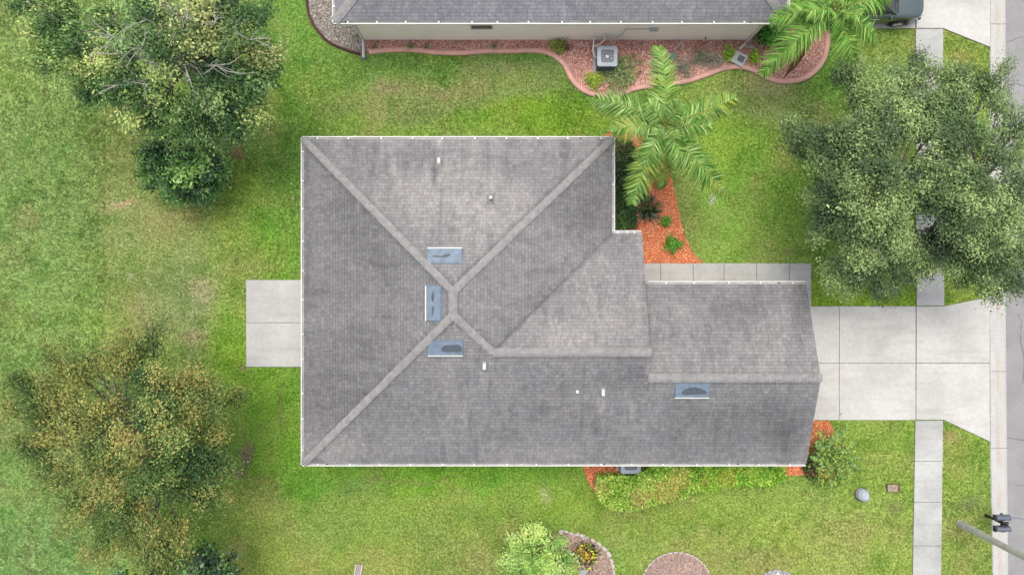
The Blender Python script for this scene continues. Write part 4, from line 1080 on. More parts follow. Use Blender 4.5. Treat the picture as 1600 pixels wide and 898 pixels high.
tree('laurel_oak', 'large spreading tree with bare grey limbs and yellow green tips at top left', 'tree', (322, 128), 4.6, (296, 92),
     [(45, 40, 6.2, 34, 0), (90, 25, 6.6, 44, 0), (75, 85, 5.8, 38, 0), (120, 70, 7, 46, 0), (125, 118, 6, 40, 0), (165, 35, 7.4, 52, 0), (170, 95, 7, 50, 0), (150, 150, 5.6, 26, 1), (190, 150, 6.4, 46, 0),
      (205, 175, 6, 32, 0), (250, 165, 6.6, 42, 0), (240, 110, 7.4, 44, 0), (225, 45, 8, 50, 1), (225, -5, 7.6, 50, 1), (290, 20, 8.4, 48, 2), (300, 60, 8.2, 40, 2), (340, 60, 8, 46, 2), (345, 10, 7.8, 46, 1),
      (395, 30, 7, 44, 0), (405, 75, 6.6, 42, 2), (340, 110, 6.6, 44, 1), (385, 120, 6.2, 46, 1), (410, 120, 5.6, 30, 1), (310, 150, 6, 46, 1), (355, 165, 5.6, 42, 1), (300, 190, 5.2, 36, 1), (385, 175, 5.2, 36, 0), (370, 205, 4.6, 26, 1), (330, 205, 4.8, 32, 1), (30, 8, 5.6, 26, 1), (230, 185, 5.8, 36, 0), (275, 175, 6, 38, 0), (140, 140, 5.8, 34, 0), (70, 60, 6.2, 40, 0), (200, 125, 7, 40, 0), (255, 70, 7.4, 30, 0), (425, 95, 5.8, 26, 1), (185, 60, 7.4, 40, 0), (345, 200, 5, 36, 1)],
     [LAUREL, LAURELD, GREYT], leaf=.125, per=20, dens=6.8, trunk_r=.26, bark=M['bark_pale'], bare=((275, 90, 24, .7), (180, 55, 22, .45), (200, 130, 18, .45), (240, 40, 18, .5)), twig_r=.017, twigs=1.7)
# long bare limbs sweeping left from the fork
def bare_limbs(root, fork_px, zf, ends, mat):
    mb = MB(); f = (*P(*fork_px, zf), zf)
    for (px, py, z) in ends:
        e_ = (*P(px, py, z), z); c = curve3(f, e_, .05, 8); mb.tube(c, list(np.linspace(.042, .016, 8)), 6)
        for k in range(11):
            i = rng.integers(2, 7); st = np.array(c[i]); d = np.array(e_) - np.array(f); d /= np.linalg.norm(d)
            t = st + (d * rng.uniform(.3, 1.0) + rng.normal(0, .36, 3)) + np.array([0, 0, .1]); mb.tube(curve3(st, t, .06, 4), [.019, .014, .01, .006], 5)
    mb.build('bare_limbs', mat, root, smooth=True)
lo = bpy.data.objects['laurel_oak']
PALE = plain('pale_bare_bark', A(214, 208, 196), .9, var=.3, scale=9, bmp=.5)
bare_limbs(lo, (292, 94), 5.5, [(165, 55, 8.6), (150, 85, 8.2), (160, 135, 7.6), (215, 25, 9.2), (250, 5, 9.4), (235, 100, 8.4), (300, 25, 9.5), (340, 30, 9.4), (385, 60, 8.6), (300, 135, 7.8), (360, 100, 8.2), (425, 60, 7.8), (180, 30, 9.0), (210, 70, 8.9), (225, 140, 7.8)], PALE)

tree('holly_tree', 'dense round dark glossy evergreen tree just below the big spreading tree', 'tree', (308, 268), 1.2, (305, 265),
     [(290, 245, 2.6, 52, 0), (260, 240, 2.2, 34, 0), (320, 250, 2.4, 36, 0), (275, 285, 2.0, 34, 0), (310, 285, 2.0, 34, 0), (250, 270, 1.7, 26, 0), (335, 280, 1.6, 24, 0), (295, 215, 2.2, 34, 0), (290, 262, 3.2, 34, 0), (243, 252, 2.1, 32, 0), (242, 282, 1.7, 26, 0), (285, 300, 1.6, 24, 0), (325, 300, 1.4, 20, 0), (340, 262, 1.9, 26, 0)],
     [HOLLY], leaf=.17, per=20, dens=11, mat=M['gloss_leaf'], trunk_r=.12, bark=M['bark_dark'], ratio=.4, sig=.15)

tree('autumn_tree', 'broad olive and rust tinged tree at lower left of the back yard', 'tree', (262, 690), 3.6, (245, 700),
     [(90, 565, 5, 38, 0), (130, 575, 5.6, 36, 0), (50, 620, 4.6, 40, 0), (95, 620, 5.6, 46, 0), (60, 680, 5, 44, 0), (110, 685, 6, 48, 0), (150, 640, 6, 40, 0), (100, 740, 5.4, 44, 0), (150, 710, 6.6, 44, 0),
      (200, 560, 5.8, 44, 0), (235, 540, 5.2, 36, 0), (240, 590, 6, 44, 1), (285, 600, 5.4, 42, 0), (330, 615, 4.8, 36, 0), (365, 620, 4, 24, 0), (300, 650, 5.6, 44, 0), (330, 680, 5, 36, 0), (235, 640, 6.6, 44, 1),
      (255, 690, 6.8, 44, 1), (200, 690, 7, 44, 0), (190, 750, 6.2, 48, 0), (240, 750, 6.4, 46, 1), (295, 720, 5.6, 46, 1), (335, 735, 4.8, 38, 1), (290, 780, 5.2, 42, 0), (140, 790, 5, 42, 0), (190, 810, 5.4, 42, 0), (240, 810, 5.4, 42, 0), (160, 850, 4.8, 36, 0),
      (220, 860, 4.8, 42, 0), (280, 835, 4.8, 40, 0), (310, 790, 4.6, 34, 0), (200, 515, 4.6, 30, 0), (330, 770, 4.2, 26, 1), (260, 880, 4.4, 30, 0), (20, 640, 4.2, 26, 0), (30, 600, 4.4, 28, 0), (35, 700, 4.6, 30, 0), (75, 650, 5.6, 44, 0), (70, 720, 5, 34, 0), (170, 570, 5.4, 34, 0), (325, 720, 5, 40, 1), (310, 755, 4.8, 38, 1)],
     [OLIVE, OLIVED], leaf=.105, per=26, dens=7.5, trunk_r=.26, bark=M['bark'], bare=((165, 605, 24, .8), (150, 640, 12, .5), (30, 720, 20, .7), (180, 740, 16, .4)), twig_r=.012, sig=.19)
lo = bpy.data.objects['autumn_tree']
bare_limbs(lo, (245, 690), 4.2, [(160, 618, 6.3), (185, 650, 6.6), (150, 680, 6.6), (260, 610, 6.4)], M['bark'])

tree('dark_evergreen', 'dark blue green tree at the bottom edge beneath the olive tree', 'tree', (330, 960), 2.0, (318, 950),
     [(325, 880, 4.0, 28, 0), (350, 890, 3.6, 22, 0), (300, 900, 4.2, 34, 0), (340, 925, 4, 34, 0), (250, 905, 3.8, 26, 0), (195, 910, 3.4, 24, 0), (290, 935, 4.4, 44, 0), (245, 940, 4.2, 40, 0), (315, 865, 3.6, 14, 0), (358, 870, 3.2, 10, 0)],
     [[(26, 50, 28), (38, 66, 36), (56, 86, 46), (84, 114, 64)]], leaf=.17, per=18, dens=7, mat=M['gloss_leaf'], trunk_r=.15, bark=M['bark_dark'])

tree('yard_oak', 'large grey green oak over the front lawn, on the house side of the sidewalk', 'tree', (1338, 318), 3.6, (1352, 300),
     [(1262, 195, 5.2, 32, 1), (1290, 215, 5.8, 36, 0), (1250, 215, 4.8, 22, 1), (1285, 250, 5.8, 32, 0), (1330, 125, 5, 34, 1), (1350, 170, 6, 42, 0), (1390, 140, 6.4, 42, 0), (1345, 215, 6.6, 42, 1), (1385, 215, 7, 46, 1), (1400, 180, 6.8, 40, 0),
      (1300, 300, 5.6, 36, 1), (1295, 330, 5.2, 32, 1), (1335, 290, 6.6, 42, 0), (1375, 275, 7.2, 44, 0), (1410, 255, 7, 38, 1), (1395, 310, 7, 46, 0), (1345, 340, 6.2, 44, 0), (1290, 370, 4.8, 32, 0), (1330, 390, 5.4, 42, 0), (1310, 415, 4.8, 34, 0), (1375, 365, 6.2, 46, 0),
      (1360, 425, 5, 36, 1), (1410, 395, 5.4, 34, 0), (1400, 435, 4.6, 34, 1), (1330, 445, 4.2, 22, 0), (1370, 462, 3.8, 16, 1), (1405, 352, 6, 30, 0), (1415, 110, 5.4, 30, 1), (1437, 88, 5, 24, 1), (1425, 150, 6.4, 34, 0), (1428, 215, 7, 34, 0), (1430, 285, 6.8, 30, 0), (1425, 330, 6.2, 26, 1), (1250, 240, 4.4, 20, 0), (1275, 300, 4.6, 22, 0), (1425, 420, 4.6, 24, 0), (1300, 440, 4, 16, 0), (1440, 190, 6, 26, 0), (1445, 240, 6.2, 22, 1), (1440, 380, 5, 20, 0), (1350, 250, 6.6, 40, 0), (1365, 320, 6.6, 40, 0), (1320, 340, 5.6, 34, 1), (1370, 400, 5.4, 34, 0), (1447, 215, 6.6, 26, 0), (1448, 270, 6.6, 22, 0), (1450, 310, 6.2, 20, 1), (1446, 400, 5, 24, 0), (1455, 160, 6, 26, 0)],
     [OAK, OAKD], leaf=.1, per=32, bark=M['bark_pale'], dens=10, trunk_r=.27, bare=((1315, 268, 14, .7), (1432, 350, 10, .8)), sig=.17, twigs=.9)
tree('street_oak', 'large oak on the grass strip by the road, spreading over the sidewalk and curb', 'tree', (1498, 318), 3.8, (1512, 300),
     [(1450, 130, 5.8, 34, 0), (1490, 130, 6.2, 38, 0), (1530, 120, 5.8, 34, 0), (1555, 135, 5.4, 26, 1), (1570, 105, 4.8, 18, 1), (1500, 170, 6.6, 40, 0), (1455, 185, 6.8, 40, 0), (1535, 170, 6.4, 36, 1), (1562, 170, 5.4, 20, 1), (1460, 235, 7.2, 40, 0), (1505, 220, 7.4, 42, 0), (1545, 225, 6.8, 38, 0),
      (1480, 280, 7.4, 44, 0), (1525, 270, 7.6, 42, 0), (1575, 205, 5.4, 28, 1), (1595, 190, 5, 26, 1), (1570, 250, 6.2, 36, 0), (1600, 240, 5.6, 34, 0), (1575, 300, 6.6, 40, 0), (1605, 300, 6, 40, 1), (1530, 320, 7.2, 40, 0), (1490, 330, 6.6, 38, 1), (1460, 290, 6.6, 30, 1), (1520, 360, 6.4, 40, 0), (1560, 350, 6.6, 42, 0), (1600, 345, 6, 36, 0),
      (1475, 380, 5.4, 34, 1), (1520, 405, 5.4, 38, 1), (1565, 400, 5.6, 40, 0), (1600, 395, 5.4, 34, 0), (1540, 435, 4.6, 32, 0), (1580, 435, 4.6, 32, 0), (1445, 425, 4.4, 22, 1), (1500, 440, 4, 20, 0), (1550, 455, 3.8, 20, 1), (1460, 400, 4.6, 24, 0), (1435, 300, 6.6, 24, 0), (1470, 160, 6.2, 34, 0), (1500, 150, 6.4, 36, 0), (1455, 210, 7, 34, 1), (1490, 250, 7.4, 40, 0), (1470, 330, 6.4, 30, 0), (1480, 420, 5, 30, 0), (1450, 375, 5, 24, 1), (1525, 205, 7, 36, 0), (1505, 300, 7.4, 40, 0), (1545, 300, 7, 36, 0), (1555, 380, 6, 34, 0), (1500, 360, 6.2, 36, 1)],
     [OAK, OAKD], leaf=.1, per=32, bark=M['bark_pale'], dens=10, trunk_r=.27, bare=((1452, 345, 14, .8), (1437, 262, 8, .85), (1572, 278, 13, .8), (1552, 345, 7, .7), (1468, 385, 8, .6)), sig=.17, twigs=.9)

tree('lime_green_bush', 'bright green bushy small tree beside the stone edged bed at the bottom', 'tree', (838, 862), .5, (838, 862),
     [(842, 868, 1.9, 34, 0), (812, 860, 1.4, 26, 0), (868, 862, 1.4, 26, 0), (835, 840, 1.3, 22, 0), (800, 885, 1.2, 22, 0), (880, 885, 1.2, 22, 0), (845, 895, 1.9, 36, 0), (810, 905, 1.5, 28, 0), (880, 905, 1.2, 24, 0)],
     [[(108, 140, 66), (134, 166, 84), (158, 188, 98), (176, 200, 112), (150, 178, 108)]], leaf=.13, per=22, dens=22, ratio=.3, trunk_r=.07, sig=.13, flat=.75)

# ------------------------------------------------------------------ shrubs and hedges
def shrub(name, label, cat, px, py, r, h, pal, leaf=.07, n=1500, mat=None, group=None, ratio=.5, stems=7, up=.4, flat=1.0, shell=2.2):
    x, y = P(px, py, h * .6); root = empty(name, (x, y, 0), label, cat, group)
    r_ = r * H / F
    mb = MB()
    for k in range(stems):
        a = rng.uniform(0, 6.28); q = rng.uniform(.3, .8) * r_
        mb.tube(curve3((x, y, 0), (x + q * math.cos(a), y + q * math.sin(a), h * rng.uniform(.5, .9)), .08, 4), [.018, .014, .01, .006], 4)
    mb.build('stems', M['bark_dark'], root)
    nc = max(12, n // 12); u = rng.normal(0, 1, (nc, 3)); u /= np.linalg.norm(u, axis=1)[:, None]; u[:, 2] = np.abs(u[:, 2])
    rad = rng.random(nc) ** (1 / shell)
    lump = 1 + .22 * np.sin(3 * np.arctan2(u[:, 1], u[:, 0]) + px) + rng.normal(0, .08, nc)
    c = np.array([x, y, h * .12]) + u * (rad * lump)[:, None] * np.array([r_, r_ * flat, h * .9])
    cc = np.repeat(c, 12, 0); cc = cc + rng.normal(0, leaf * .9, cc.shape); cc[:, 2] = np.maximum(cc[:, 2], .03)
    p_ = np.array([A(*q) for q in pal]) * 1.3; col = p_[rng.integers(0, len(p_), nc)]; col = np.repeat(col, 12, 0) * rng.normal(1, .2, (len(cc), 1)).clip(.5, 1.6)
    d = cc - np.array([x, y, 0]); d /= np.linalg.norm(d, axis=1)[:, None] + 1e-6
    leaves('foliage', cc, leaf, col, mat or M['leaf'], root, up=up, ratio=ratio, dirs=d); return root
shrub('croton_shrub', 'dark shrub with yellow and orange tipped leaves in the stone edged bed', 'shrub', 917, 867, 19, .7, [(44, 66, 34), (38, 58, 34), (60, 84, 40), (200, 190, 50), (196, 140, 70), (70, 96, 54)], leaf=.12, n=900, mat=M['gloss_leaf'])
shrub('small_round_shrub', 'small bright green shrub alone on the orange mulch nearest the walk', 'shrub', 1051, 382, 13, .4, [(70, 124, 40), (90, 146, 50), (116, 168, 64)], leaf=.09, n=900)
shrub('small_round_shrub', 'small green shrub at the lower right of the spiky plant', 'shrub', 1040, 345, 9, .35, [(80, 130, 44), (104, 150, 56), (124, 166, 70)], leaf=.08, n=500)
shrub('small_round_shrub', 'small olive green shrub at the foot of the palm frond on orange mulch', 'shrub', 1031, 284, 9, .4, [(90, 120, 40), (116, 140, 54), (66, 96, 40)], leaf=.08, n=500)
shrub('small_round_shrub', 'low green shrub between the dark hedge and the spiky plant', 'shrub', 1005, 305, 10, .4, [(70, 110, 44), (94, 136, 54), (120, 156, 66)], leaf=.09, n=500)
shrub('sage_groundcover', 'sprawling sage green bush right of the air conditioner on red mulch', 'shrub', 968, 112, 34, .5, [(112, 134, 76), (134, 152, 92), (150, 164, 104), (98, 122, 60), (156, 168, 130)], leaf=.06, n=6500, shell=1.7, flat=1.05)
shrub('sage_groundcover', 'yellow green end of planting at left below the air conditioner', 'shrub', 930, 124, 15, .45, [(150, 172, 60), (170, 190, 76), (128, 156, 60)], leaf=.07, n=1200)
shrub('silver_bush', 'silvery grey twiggy bush right of the long upper palm frond', 'shrub', 1068, 104, 22, .5, [(150, 156, 140), (128, 136, 116), (172, 176, 164), (108, 112, 90)], leaf=.08, n=1500, ratio=.2, shell=1.6, group='silver grey bushes by the terracotta curb')
shrub('silver_bush', 'silvery grey twiggy bush in the middle of the row along the red mulch', 'shrub', 1095, 90, 17, .5, [(138, 146, 120), (120, 130, 104), (164, 170, 150), (96, 102, 78)], leaf=.08, n=1100, ratio=.2, shell=1.6, group='silver grey bushes by the terracotta curb')
shrub('silver_bush', 'silvery grey twiggy bush nearest the tilted grey box', 'shrub', 1114, 92, 17, .5, [(138, 146, 128), (118, 128, 106), (160, 166, 152)], leaf=.08, n=1100, ratio=.2, shell=1.6, group='silver grey bushes by the terracotta curb')
shrub('lime_shrub', 'small lime green shrub left of the tilted grey box', 'shrub', 1140, 84, 10, .4, [(132, 166, 44), (158, 188, 60), (110, 146, 44)], leaf=.08, n=700)
shrub('lime_shrub', 'small lime green shrub right of the tilted grey box', 'shrub', 1180, 88, 9, .4, [(140, 176, 44), (168, 196, 60), (120, 156, 50)], leaf=.08, n=600)
shrub('wall_shrub', 'small yellow green shrub against the beige wall where the curbing turns', 'shrub', 873, 71, 11, .45, [(134, 150, 62), (156, 168, 80), (108, 120, 54)], leaf=.08, n=700)
shrub('wall_shrub', 'dry brown twiggy plant against the beige wall beside the standpipe', 'shrub', 887, 74, 7, .4, [(120, 92, 74), (96, 76, 60), (140, 116, 92)], leaf=.09, n=260, ratio=.2)
for q, (px, lab, pl) in enumerate(((585, 'sparse dull plant at the left end of the red mulch strip', [(132, 140, 92), (150, 140, 110)]), (642, 'tiny green weed in the red mulch strip, second plant from the left', [(96, 130, 62), (116, 150, 72)]),
                                   (665, 'sparse grey plant in the red mulch strip under the first window gap', [(150, 146, 120), (130, 132, 100)]), (772, 'sparse pale green plant in the red mulch strip below the first window', [(130, 150, 92), (156, 170, 116), (110, 130, 72)]))):
    shrub('bed_plant', lab, 'plant', px, 72, 7 if q else 8, .25, pl, leaf=.06, n=180, group=None, shell=1.5, ratio=.3)
shrub('corner_bush', 'leafy green bush under the palm at the neighbour house corner', 'shrub', 1207, 48, 22, .8, [(58, 112, 40), (80, 140, 50), (104, 160, 62)], leaf=.13, n=2500, mat=M['gloss_leaf'], flat=.75)

def hedge(name, label, pts, h, pal, leaf, dens, mat=None, edge=.05, patches=()):
    pl = poly(pts, h * .8); a = np.array(pl); x0, y0 = a.min(0) - .05; x1, y1 = a.max(0) + .05
    root = empty(name, (*a.mean(0), 0), label, 'hedge')
    N = int((x1 - x0) * (y1 - y0) * dens); x = rng.uniform(x0, x1, N); y = rng.uniform(y0, y1, N)
    k = inpoly(x + rng.normal(0, edge * .5, N), y + rng.normal(0, edge * .5, N), pl); x, y = x[k], y[k]; n = len(x)
    top = h * (.92 + .14 * fbm(x, y, .7, 31)); q = rng.random(n); z = np.where(q < .62, top - np.abs(rng.normal(0, .08, n)), rng.uniform(.05, 1, n) * top)
    p_ = np.array([A(*c) for c in pal]); f = fbm(x, y, .55, 41); ci = np.clip((f - .3) / .4 * len(p_) * .6 + len(p_) * .2 + rng.normal(0, 1.1, n), 0, len(p_) - 1).astype(int)
    col = p_[ci] * rng.normal(1, .33, (n, 1)).clip(.3, 1.9)
    for (px, py, r, c) in patches:
        cx, cy = P(px, py, h); m = (np.hypot(x - cx, y - cy) + rng.normal(0, .1, n) < r * H / F) & (rng.random(n) < .55); col[m] = np.array(A(*c)) * rng.normal(1, .15, (m.sum(), 1))
    leaves('foliage', np.stack([x, y, z], 1), leaf, col, mat or M['leaf'], root, up=.5, ratio=.5)
    mb = MB()
    for k in range(int((x1 - x0) * (y1 - y0) * 4)):
        bx_, by = rng.uniform(x0, x1), rng.uniform(y0, y1)
        if inpoly(np.array([bx_]), np.array([by]), pl)[0]: mb.tube(curve3((bx_, by, 0), (bx_ + rng.normal(0, .1), by + rng.normal(0, .1), h * .85), .06, 4), [.02, .016, .012, .007], 4)
    mb.build('stems', M['bark_dark'], root); return root
hedge('clipped_hedge', 'dark green clipped hedge along the house wall beside the orange mulch', [(955, 216), (984, 218), (992, 232), (993, 290), (996, 352), (990, 358), (955, 358)], 1.0, [(40, 66, 32), (54, 86, 40), (74, 108, 50), (98, 130, 64)], .085, 3200, M['gloss_leaf'], patches=((972, 232, 12, (92, 84, 60)),))
hedge('croton_hedge', 'tall yellow green clipped hedge wrapping in front of the air conditioner below the house', [(934, 742), (990, 742), (1008, 733), (1020, 724), (1068, 724), (1088, 738), (1092, 762), (1072, 776), (1040, 783), (1010, 792), (985, 798), (955, 795), (938, 785), (929, 765)], 1.05,
      [(108, 150, 46), (136, 178, 62), (166, 198, 84), (190, 212, 108), (156, 166, 78)], .11, 2300, edge=.03, patches=((1040, 770, 18, (196, 168, 96)), (1062, 752, 14, (196, 176, 96)), (945, 765, 10, (180, 172, 92)), (1000, 780, 16, (182, 164, 100))))
hedge('low_hedge', 'lower darker green hedge strip along the house right of the yellow green hedge', [(1070, 722), (1226, 722), (1226, 748), (1205, 758), (1160, 756), (1130, 762), (1090, 770), (1078, 756)], .8,
      [(92, 148, 44), (120, 174, 54), (146, 192, 66), (174, 204, 80)], .1, 2600, edge=.12, patches=((1135, 748, 16, (176, 178, 76)), (1100, 752, 12, (168, 176, 76))))

# blade-leaved plants
def blades(name, label, cat, px, py, n, L, w, h, pal, droop=.5, mat=None, spread=(.3, 1.2), off=.08):
    x, y = P(px, py, h * .3); root = empty(name, (x, y, 0), label, cat)
    V, Fc, Cc = [], [], []; p_ = [np.array(A(*q)) for q in pal]
    for k in range(n):
        a = rng.uniform(0, 6.283); el = rng.uniform(*spread); l = L * rng.uniform(.7, 1.15)
        b = np.array([x + rng.normal(0, off), y + rng.normal(0, off), .03]); d = np.array([math.cos(a) * math.sin(el), math.sin(a) * math.sin(el), math.cos(el)])
        s = np.array([-math.sin(a), math.cos(a), 0]); base = len(V); m = 5; col_ = p_[rng.integers(len(p_))] * rng.uniform(.75, 1.25)
        for i in range(m + 1):
            t = i / m; p = b + d * l * t + np.array([0, 0, -droop * l * t * t]); ww = w * math.sin(math.pi * min(.98, .12 + t * .86)) + .002
            V += [p - s * ww, p + s * ww]
        for i in range(m): Fc.append((base + 2 * i, base + 2 * i + 1, base + 2 * i + 3, base + 2 * i + 2)); Cc.append(col_)
    V = np.array(V); V[:, 2] = np.maximum(V[:, 2], .025)
    mesh_np('foliage', V, Fc, mat or M['gloss_leaf'], root, fcol=np.array(Cc)); 
    mb = MB(); mb.cyl(x, y, 0, .12, .07, .04, 8); mb.build('stem', M['bark_dark'], root); return root
blades('bird_of_paradise', 'spiky dark green plant with long blade leaves on the orange mulch', 'plant', 1014, 328, 110, .85, .032, .7, [(34, 56, 34), (48, 74, 44), (70, 98, 56), (96, 122, 70), (150, 118, 70)], .35)

# ------------------------------------------------------------------ palms
def frond(root, c, az, L, up, droop, pal, lf=.62, n=52, w=.02, tipc=None, curl=0.0):
    """one feather leaf: rachis plus leaflets in one mesh"""
    c = np.array(c, float); V, Fc, Cc = [], [], []
    def pos(t):
        a = az + curl * t * t
        return c + np.array([math.cos(a) * L * t * (1 - .06 * t), math.sin(a) * L * t * (1 - .06 * t), up * t - droop * t * t])
    pal = [np.array(A(*q)) for q in pal]
    mb = MB(); mb.tube([tuple(pos(t)) for t in np.linspace(0, 1, 14)], list(np.linspace(.035, .005, 14)), 5)
    V = [np.array(v) for v in mb.v]; F4 = [f for f in mb.f if len(f) == 4]; Cc = [np.array(A(168, 178, 84))] * len(F4); Fc = F4
    for side in (-1, 1):
        for k in range(n):
            t = .10 + .9 * (k + rng.uniform(0, .6)) / n; p = pos(min(t, .999)); q = pos(min(1, t + .02)); f = (q - p); f = f / (np.linalg.norm(f) + 1e-6) if t < .98 else (pos(1) - pos(.97)) / np.linalg.norm(pos(1) - pos(.97))
            s = np.array([-f[1], f[0], 0]); s /= np.linalg.norm(s) + 1e-6; s *= side
            ln = lf * (math.sin(math.pi * min(1, .16 + t * .78)) ** .7) * rng.uniform(.65, 1.12)
            fw = .3 + .8 * t + rng.normal(0, .22); dn = rng.uniform(-.05, .55)
            d = s + f * fw + np.array([0, 0, -dn * .5 + .22]); d /= np.linalg.norm(d)
            wd = np.cross(d, np.array([0, 0, 1.0])); wd /= np.linalg.norm(wd) + 1e-6; wd = wd * math.cos(.5) + np.array([0, 0, 1.0]) * math.sin(rng.uniform(-.8, .8))
            wd *= w * rng.uniform(.8, 1.2); base = len(V); m = 3
            cc = pal[rng.integers(len(pal))] * rng.uniform(.62, 1.5)
            if tipc is not None and rng.random() < tipc[1] * math.exp(-((t - tipc[2]) / .22) ** 2): cc = np.array(A(*tipc[0])) * rng.uniform(.8, 1.15)
            g_ = rng.uniform(.25, .85)
            for i in range(m + 1):
                u = i / m; pt = p + d * ln * u + np.array([0, 0, -g_ * ln * u * u]); ww = (1 - u) ** .6 * .9 + .1 if i else .6
                V += [pt - wd * ww, pt + wd * ww]
            for i in range(m): Fc.append((base + 2 * i, base + 2 * i + 1, base + 2 * i + 3, base + 2 * i + 2)); Cc.append(cc)
    V = np.array(V)
    if V[:, 2].min() < .05: V[:, 2] = np.maximum(V[:, 2], .05)
    return mesh_np('frond', V, Fc, M['palm_leaf'], root, fcol=np.array(Cc).clip(0, .8))
def palm(name, label, base_px, crown_px, zc, fr, pal, group=None):
    bx_, by = P(*base_px); cx, cy = P(*crown_px, zc); root = empty(name, (bx_, by, 0), label, 'palm tree', group)
    mb = MB(); n = 26; pts = []; rad = []
    for i in range(n + 1):
        t = i / n; pts.append((lerp(bx_, cx, t), lerp(by, cy, t), (zc - .25) * t)); rad.append((.17 - .05 * t) * (1.06 if i % 2 else .97))
    rad[0] = .24; mb.tube(pts, rad, 12); mb.build('trunk', M['palm_bark'], root, smooth=True)
    mb = MB(); mb.tube([(cx, cy, zc - .75), (cx, cy, zc - .35), (cx, cy, zc), (cx, cy, zc + .25)], [.13, .16, .11, .05], 10); mb.build('crownshaft', plain('green_crownshaft', A(128, 150, 84), .5), root, smooth=True)
    for (tx, ty, zt, up, tip) in fr:
        ex, ey = P(tx, ty, zt); L = math.hypot(ex - cx, ey - cy) / .94; az = math.atan2(ey - cy, ex - cx); droop = up - (zt - zc)
        frond(root, (cx, cy, zc), az - .08, L, up, droop, pal, tipc=tip, curl=.08, n=max(52, int(50 * L)), lf=.50 + .08 * L, w=.027)
    # young spear leaves
    for k in range(5):
        a = k * 1.3; frond(root, (cx, cy, zc + .1), a, .8, 1.3, .25, pal, n=18, lf=.38, w=.014)
    return root
QP = [(108, 158, 62), (134, 180, 80), (158, 200, 98), (182, 214, 120), (92, 142, 54), (190, 218, 140)]
Yt = ((200, 210, 84), .45, .7)
p1 = palm('queen_palm', 'feathery green palm with long fronds over the orange mulch beside the house corner', (1008, 232), (1037, 197), 5.2,
     [(1029, 74, 5.1, 1.2, ((180, 212, 84), .3, .4)), (928, 156, 4.8, 1.2, None), (1150, 152, 4.9, 1.2, Yt), (1131, 300, 4.5, 1.2, ((196, 208, 84), .35, .85)), (988, 318, 4.4, 1.1, ((196, 212, 84), .4, .5)), (1036, 292, 3.2, 1.0, ((198, 190, 90), .5, .7)),
      (958, 205, 5.9, 1.5, ((206, 214, 110), .5, .6)), (1108, 196, 5.8, 1.5, None), (1012, 160, 6.4, 1.8, None), (1064, 165, 6.3, 1.8, None), (1005, 262, 5.2, 1.6, None), (1070, 258, 5.0, 1.6, None)], QP)
p2 = palm('queen_palm', 'palm at the top edge, its fronds hanging over the parked car and roof corner', (1232, 80), (1300, 18), 5.3,
     [(1191, 117, 4.2, 1.2, None), (1205, 34, 4.8, 1.2, None), (1336, 118, 4.2, 1.1, None), (1370, 66, 4.4, 1.2, None), (1392, -8, 4.8, 1.2, None), (1240, -40, 5, 1.3, None), (1300, -90, 4.8, 1.3, None), (1370, -60, 4.8, 1.3, None), (1262, 20, 5.9, 1.6, None), (1345, 25, 5.9, 1.6, None), (1318, 62, 5.2, 1.5, None)],
     [(104, 158, 58), (130, 184, 74), (156, 202, 94), (180, 216, 116), (84, 138, 48)])
# dead sheath hanging from the second palm's crown
cx, cy = P(1294, 26, 5.0); tx, ty = P(1229, 118, 2.6)
mb = MB(); pts = []; rad = []
for i in range(11):
    t = i / 10; pts.append((lerp(cx, tx, t), lerp(cy, ty, t), lerp(4.9, 2.4, t) + .25 * math.sin(math.pi * t))); rad.append(.018 + (.12 * math.sin(math.pi * max(0, (t - .45)) / .55) if t > .45 else 0))
mb.tube(pts, rad, 8); mb.build('dead_sheath', M['dead'], p2, smooth=True)

# leafy fern-like plant at the garage corner
def corner_plant():
    x, y = P(1290, 712, .6); root = empty('cassia_shrub', (x, y, 0), 'loose fern leaved shrub at the garage corner beside the driveway', 'shrub')
    pal = [(116, 172, 104), (144, 194, 128), (166, 204, 112), (190, 212, 96), (104, 150, 76)]
    mb = MB()
    for k in range(9):
        a = rng.uniform(0, 6.28); mb.tube(curve3((x, y, 0), (x + math.cos(a) * .7, y + math.sin(a) * .9, .9), .1, 4), [.025, .02, .015, .008], 5)
    mb.build('stems', M['bark_dark'], root)
    for (tx, ty, z) in ((1325, 664, .7), (1338, 690, .8), (1310, 672, 1.2), (1330, 706, 1.0), (1343, 715, .6), (1300, 690, 1.4), (1275, 690, 1.3), (1268, 715, 1.0), (1290, 745, 1.0), (1300, 765, .5), (1322, 758, .5), (1335, 740, .5), (1305, 725, 1.4), (1280, 735, 1.0), (1315, 740, .9), (1285, 700, 1.5), (1312, 700, 1.4), (1348, 732, .3), (1280, 672, .6)):
        ex, ey = P(tx, ty, z); sx, sy = x + rng.normal(0, .15), y + rng.normal(0, .2); L = math.hypot(ex - sx, ey - sy) / .94; az = math.atan2(ey - sy, ex - sx)
        o = frond(root, (sx, sy, .55), az, max(L, .5), .9, .9 - (z - .55), pal, n=max(14, int(20 * L)), lf=.24, w=.022); o.name = 'frond'
    n = 1500; c = np.stack([rng.normal(x + .25, .42, n), rng.normal(y - .15, .55, n), rng.uniform(.1, 1.1, n)], 1); c[:, 0] = np.maximum(c[:, 0], 12.2)
    p_ = np.array([A(*q) for q in ((146, 178, 62), (170, 192, 80), (96, 134, 60), (70, 104, 50), (190, 196, 110))]); col = p_[rng.integers(0, 5, n)] * rng.normal(1, .2, (n, 1)).clip(.5, 1.5)
    leaves('foliage', c, .13, col, M['leaf'], root)
corner_plant()
shrub('dark_corner_shrub', 'dark shrub tucked against the garage wall by the fern leaved shrub', 'shrub', 1268, 722, 17, .6, [(60, 84, 44), (44, 62, 38), (96, 84, 62), (84, 112, 60)], leaf=.1, n=1200, flat=1.8)

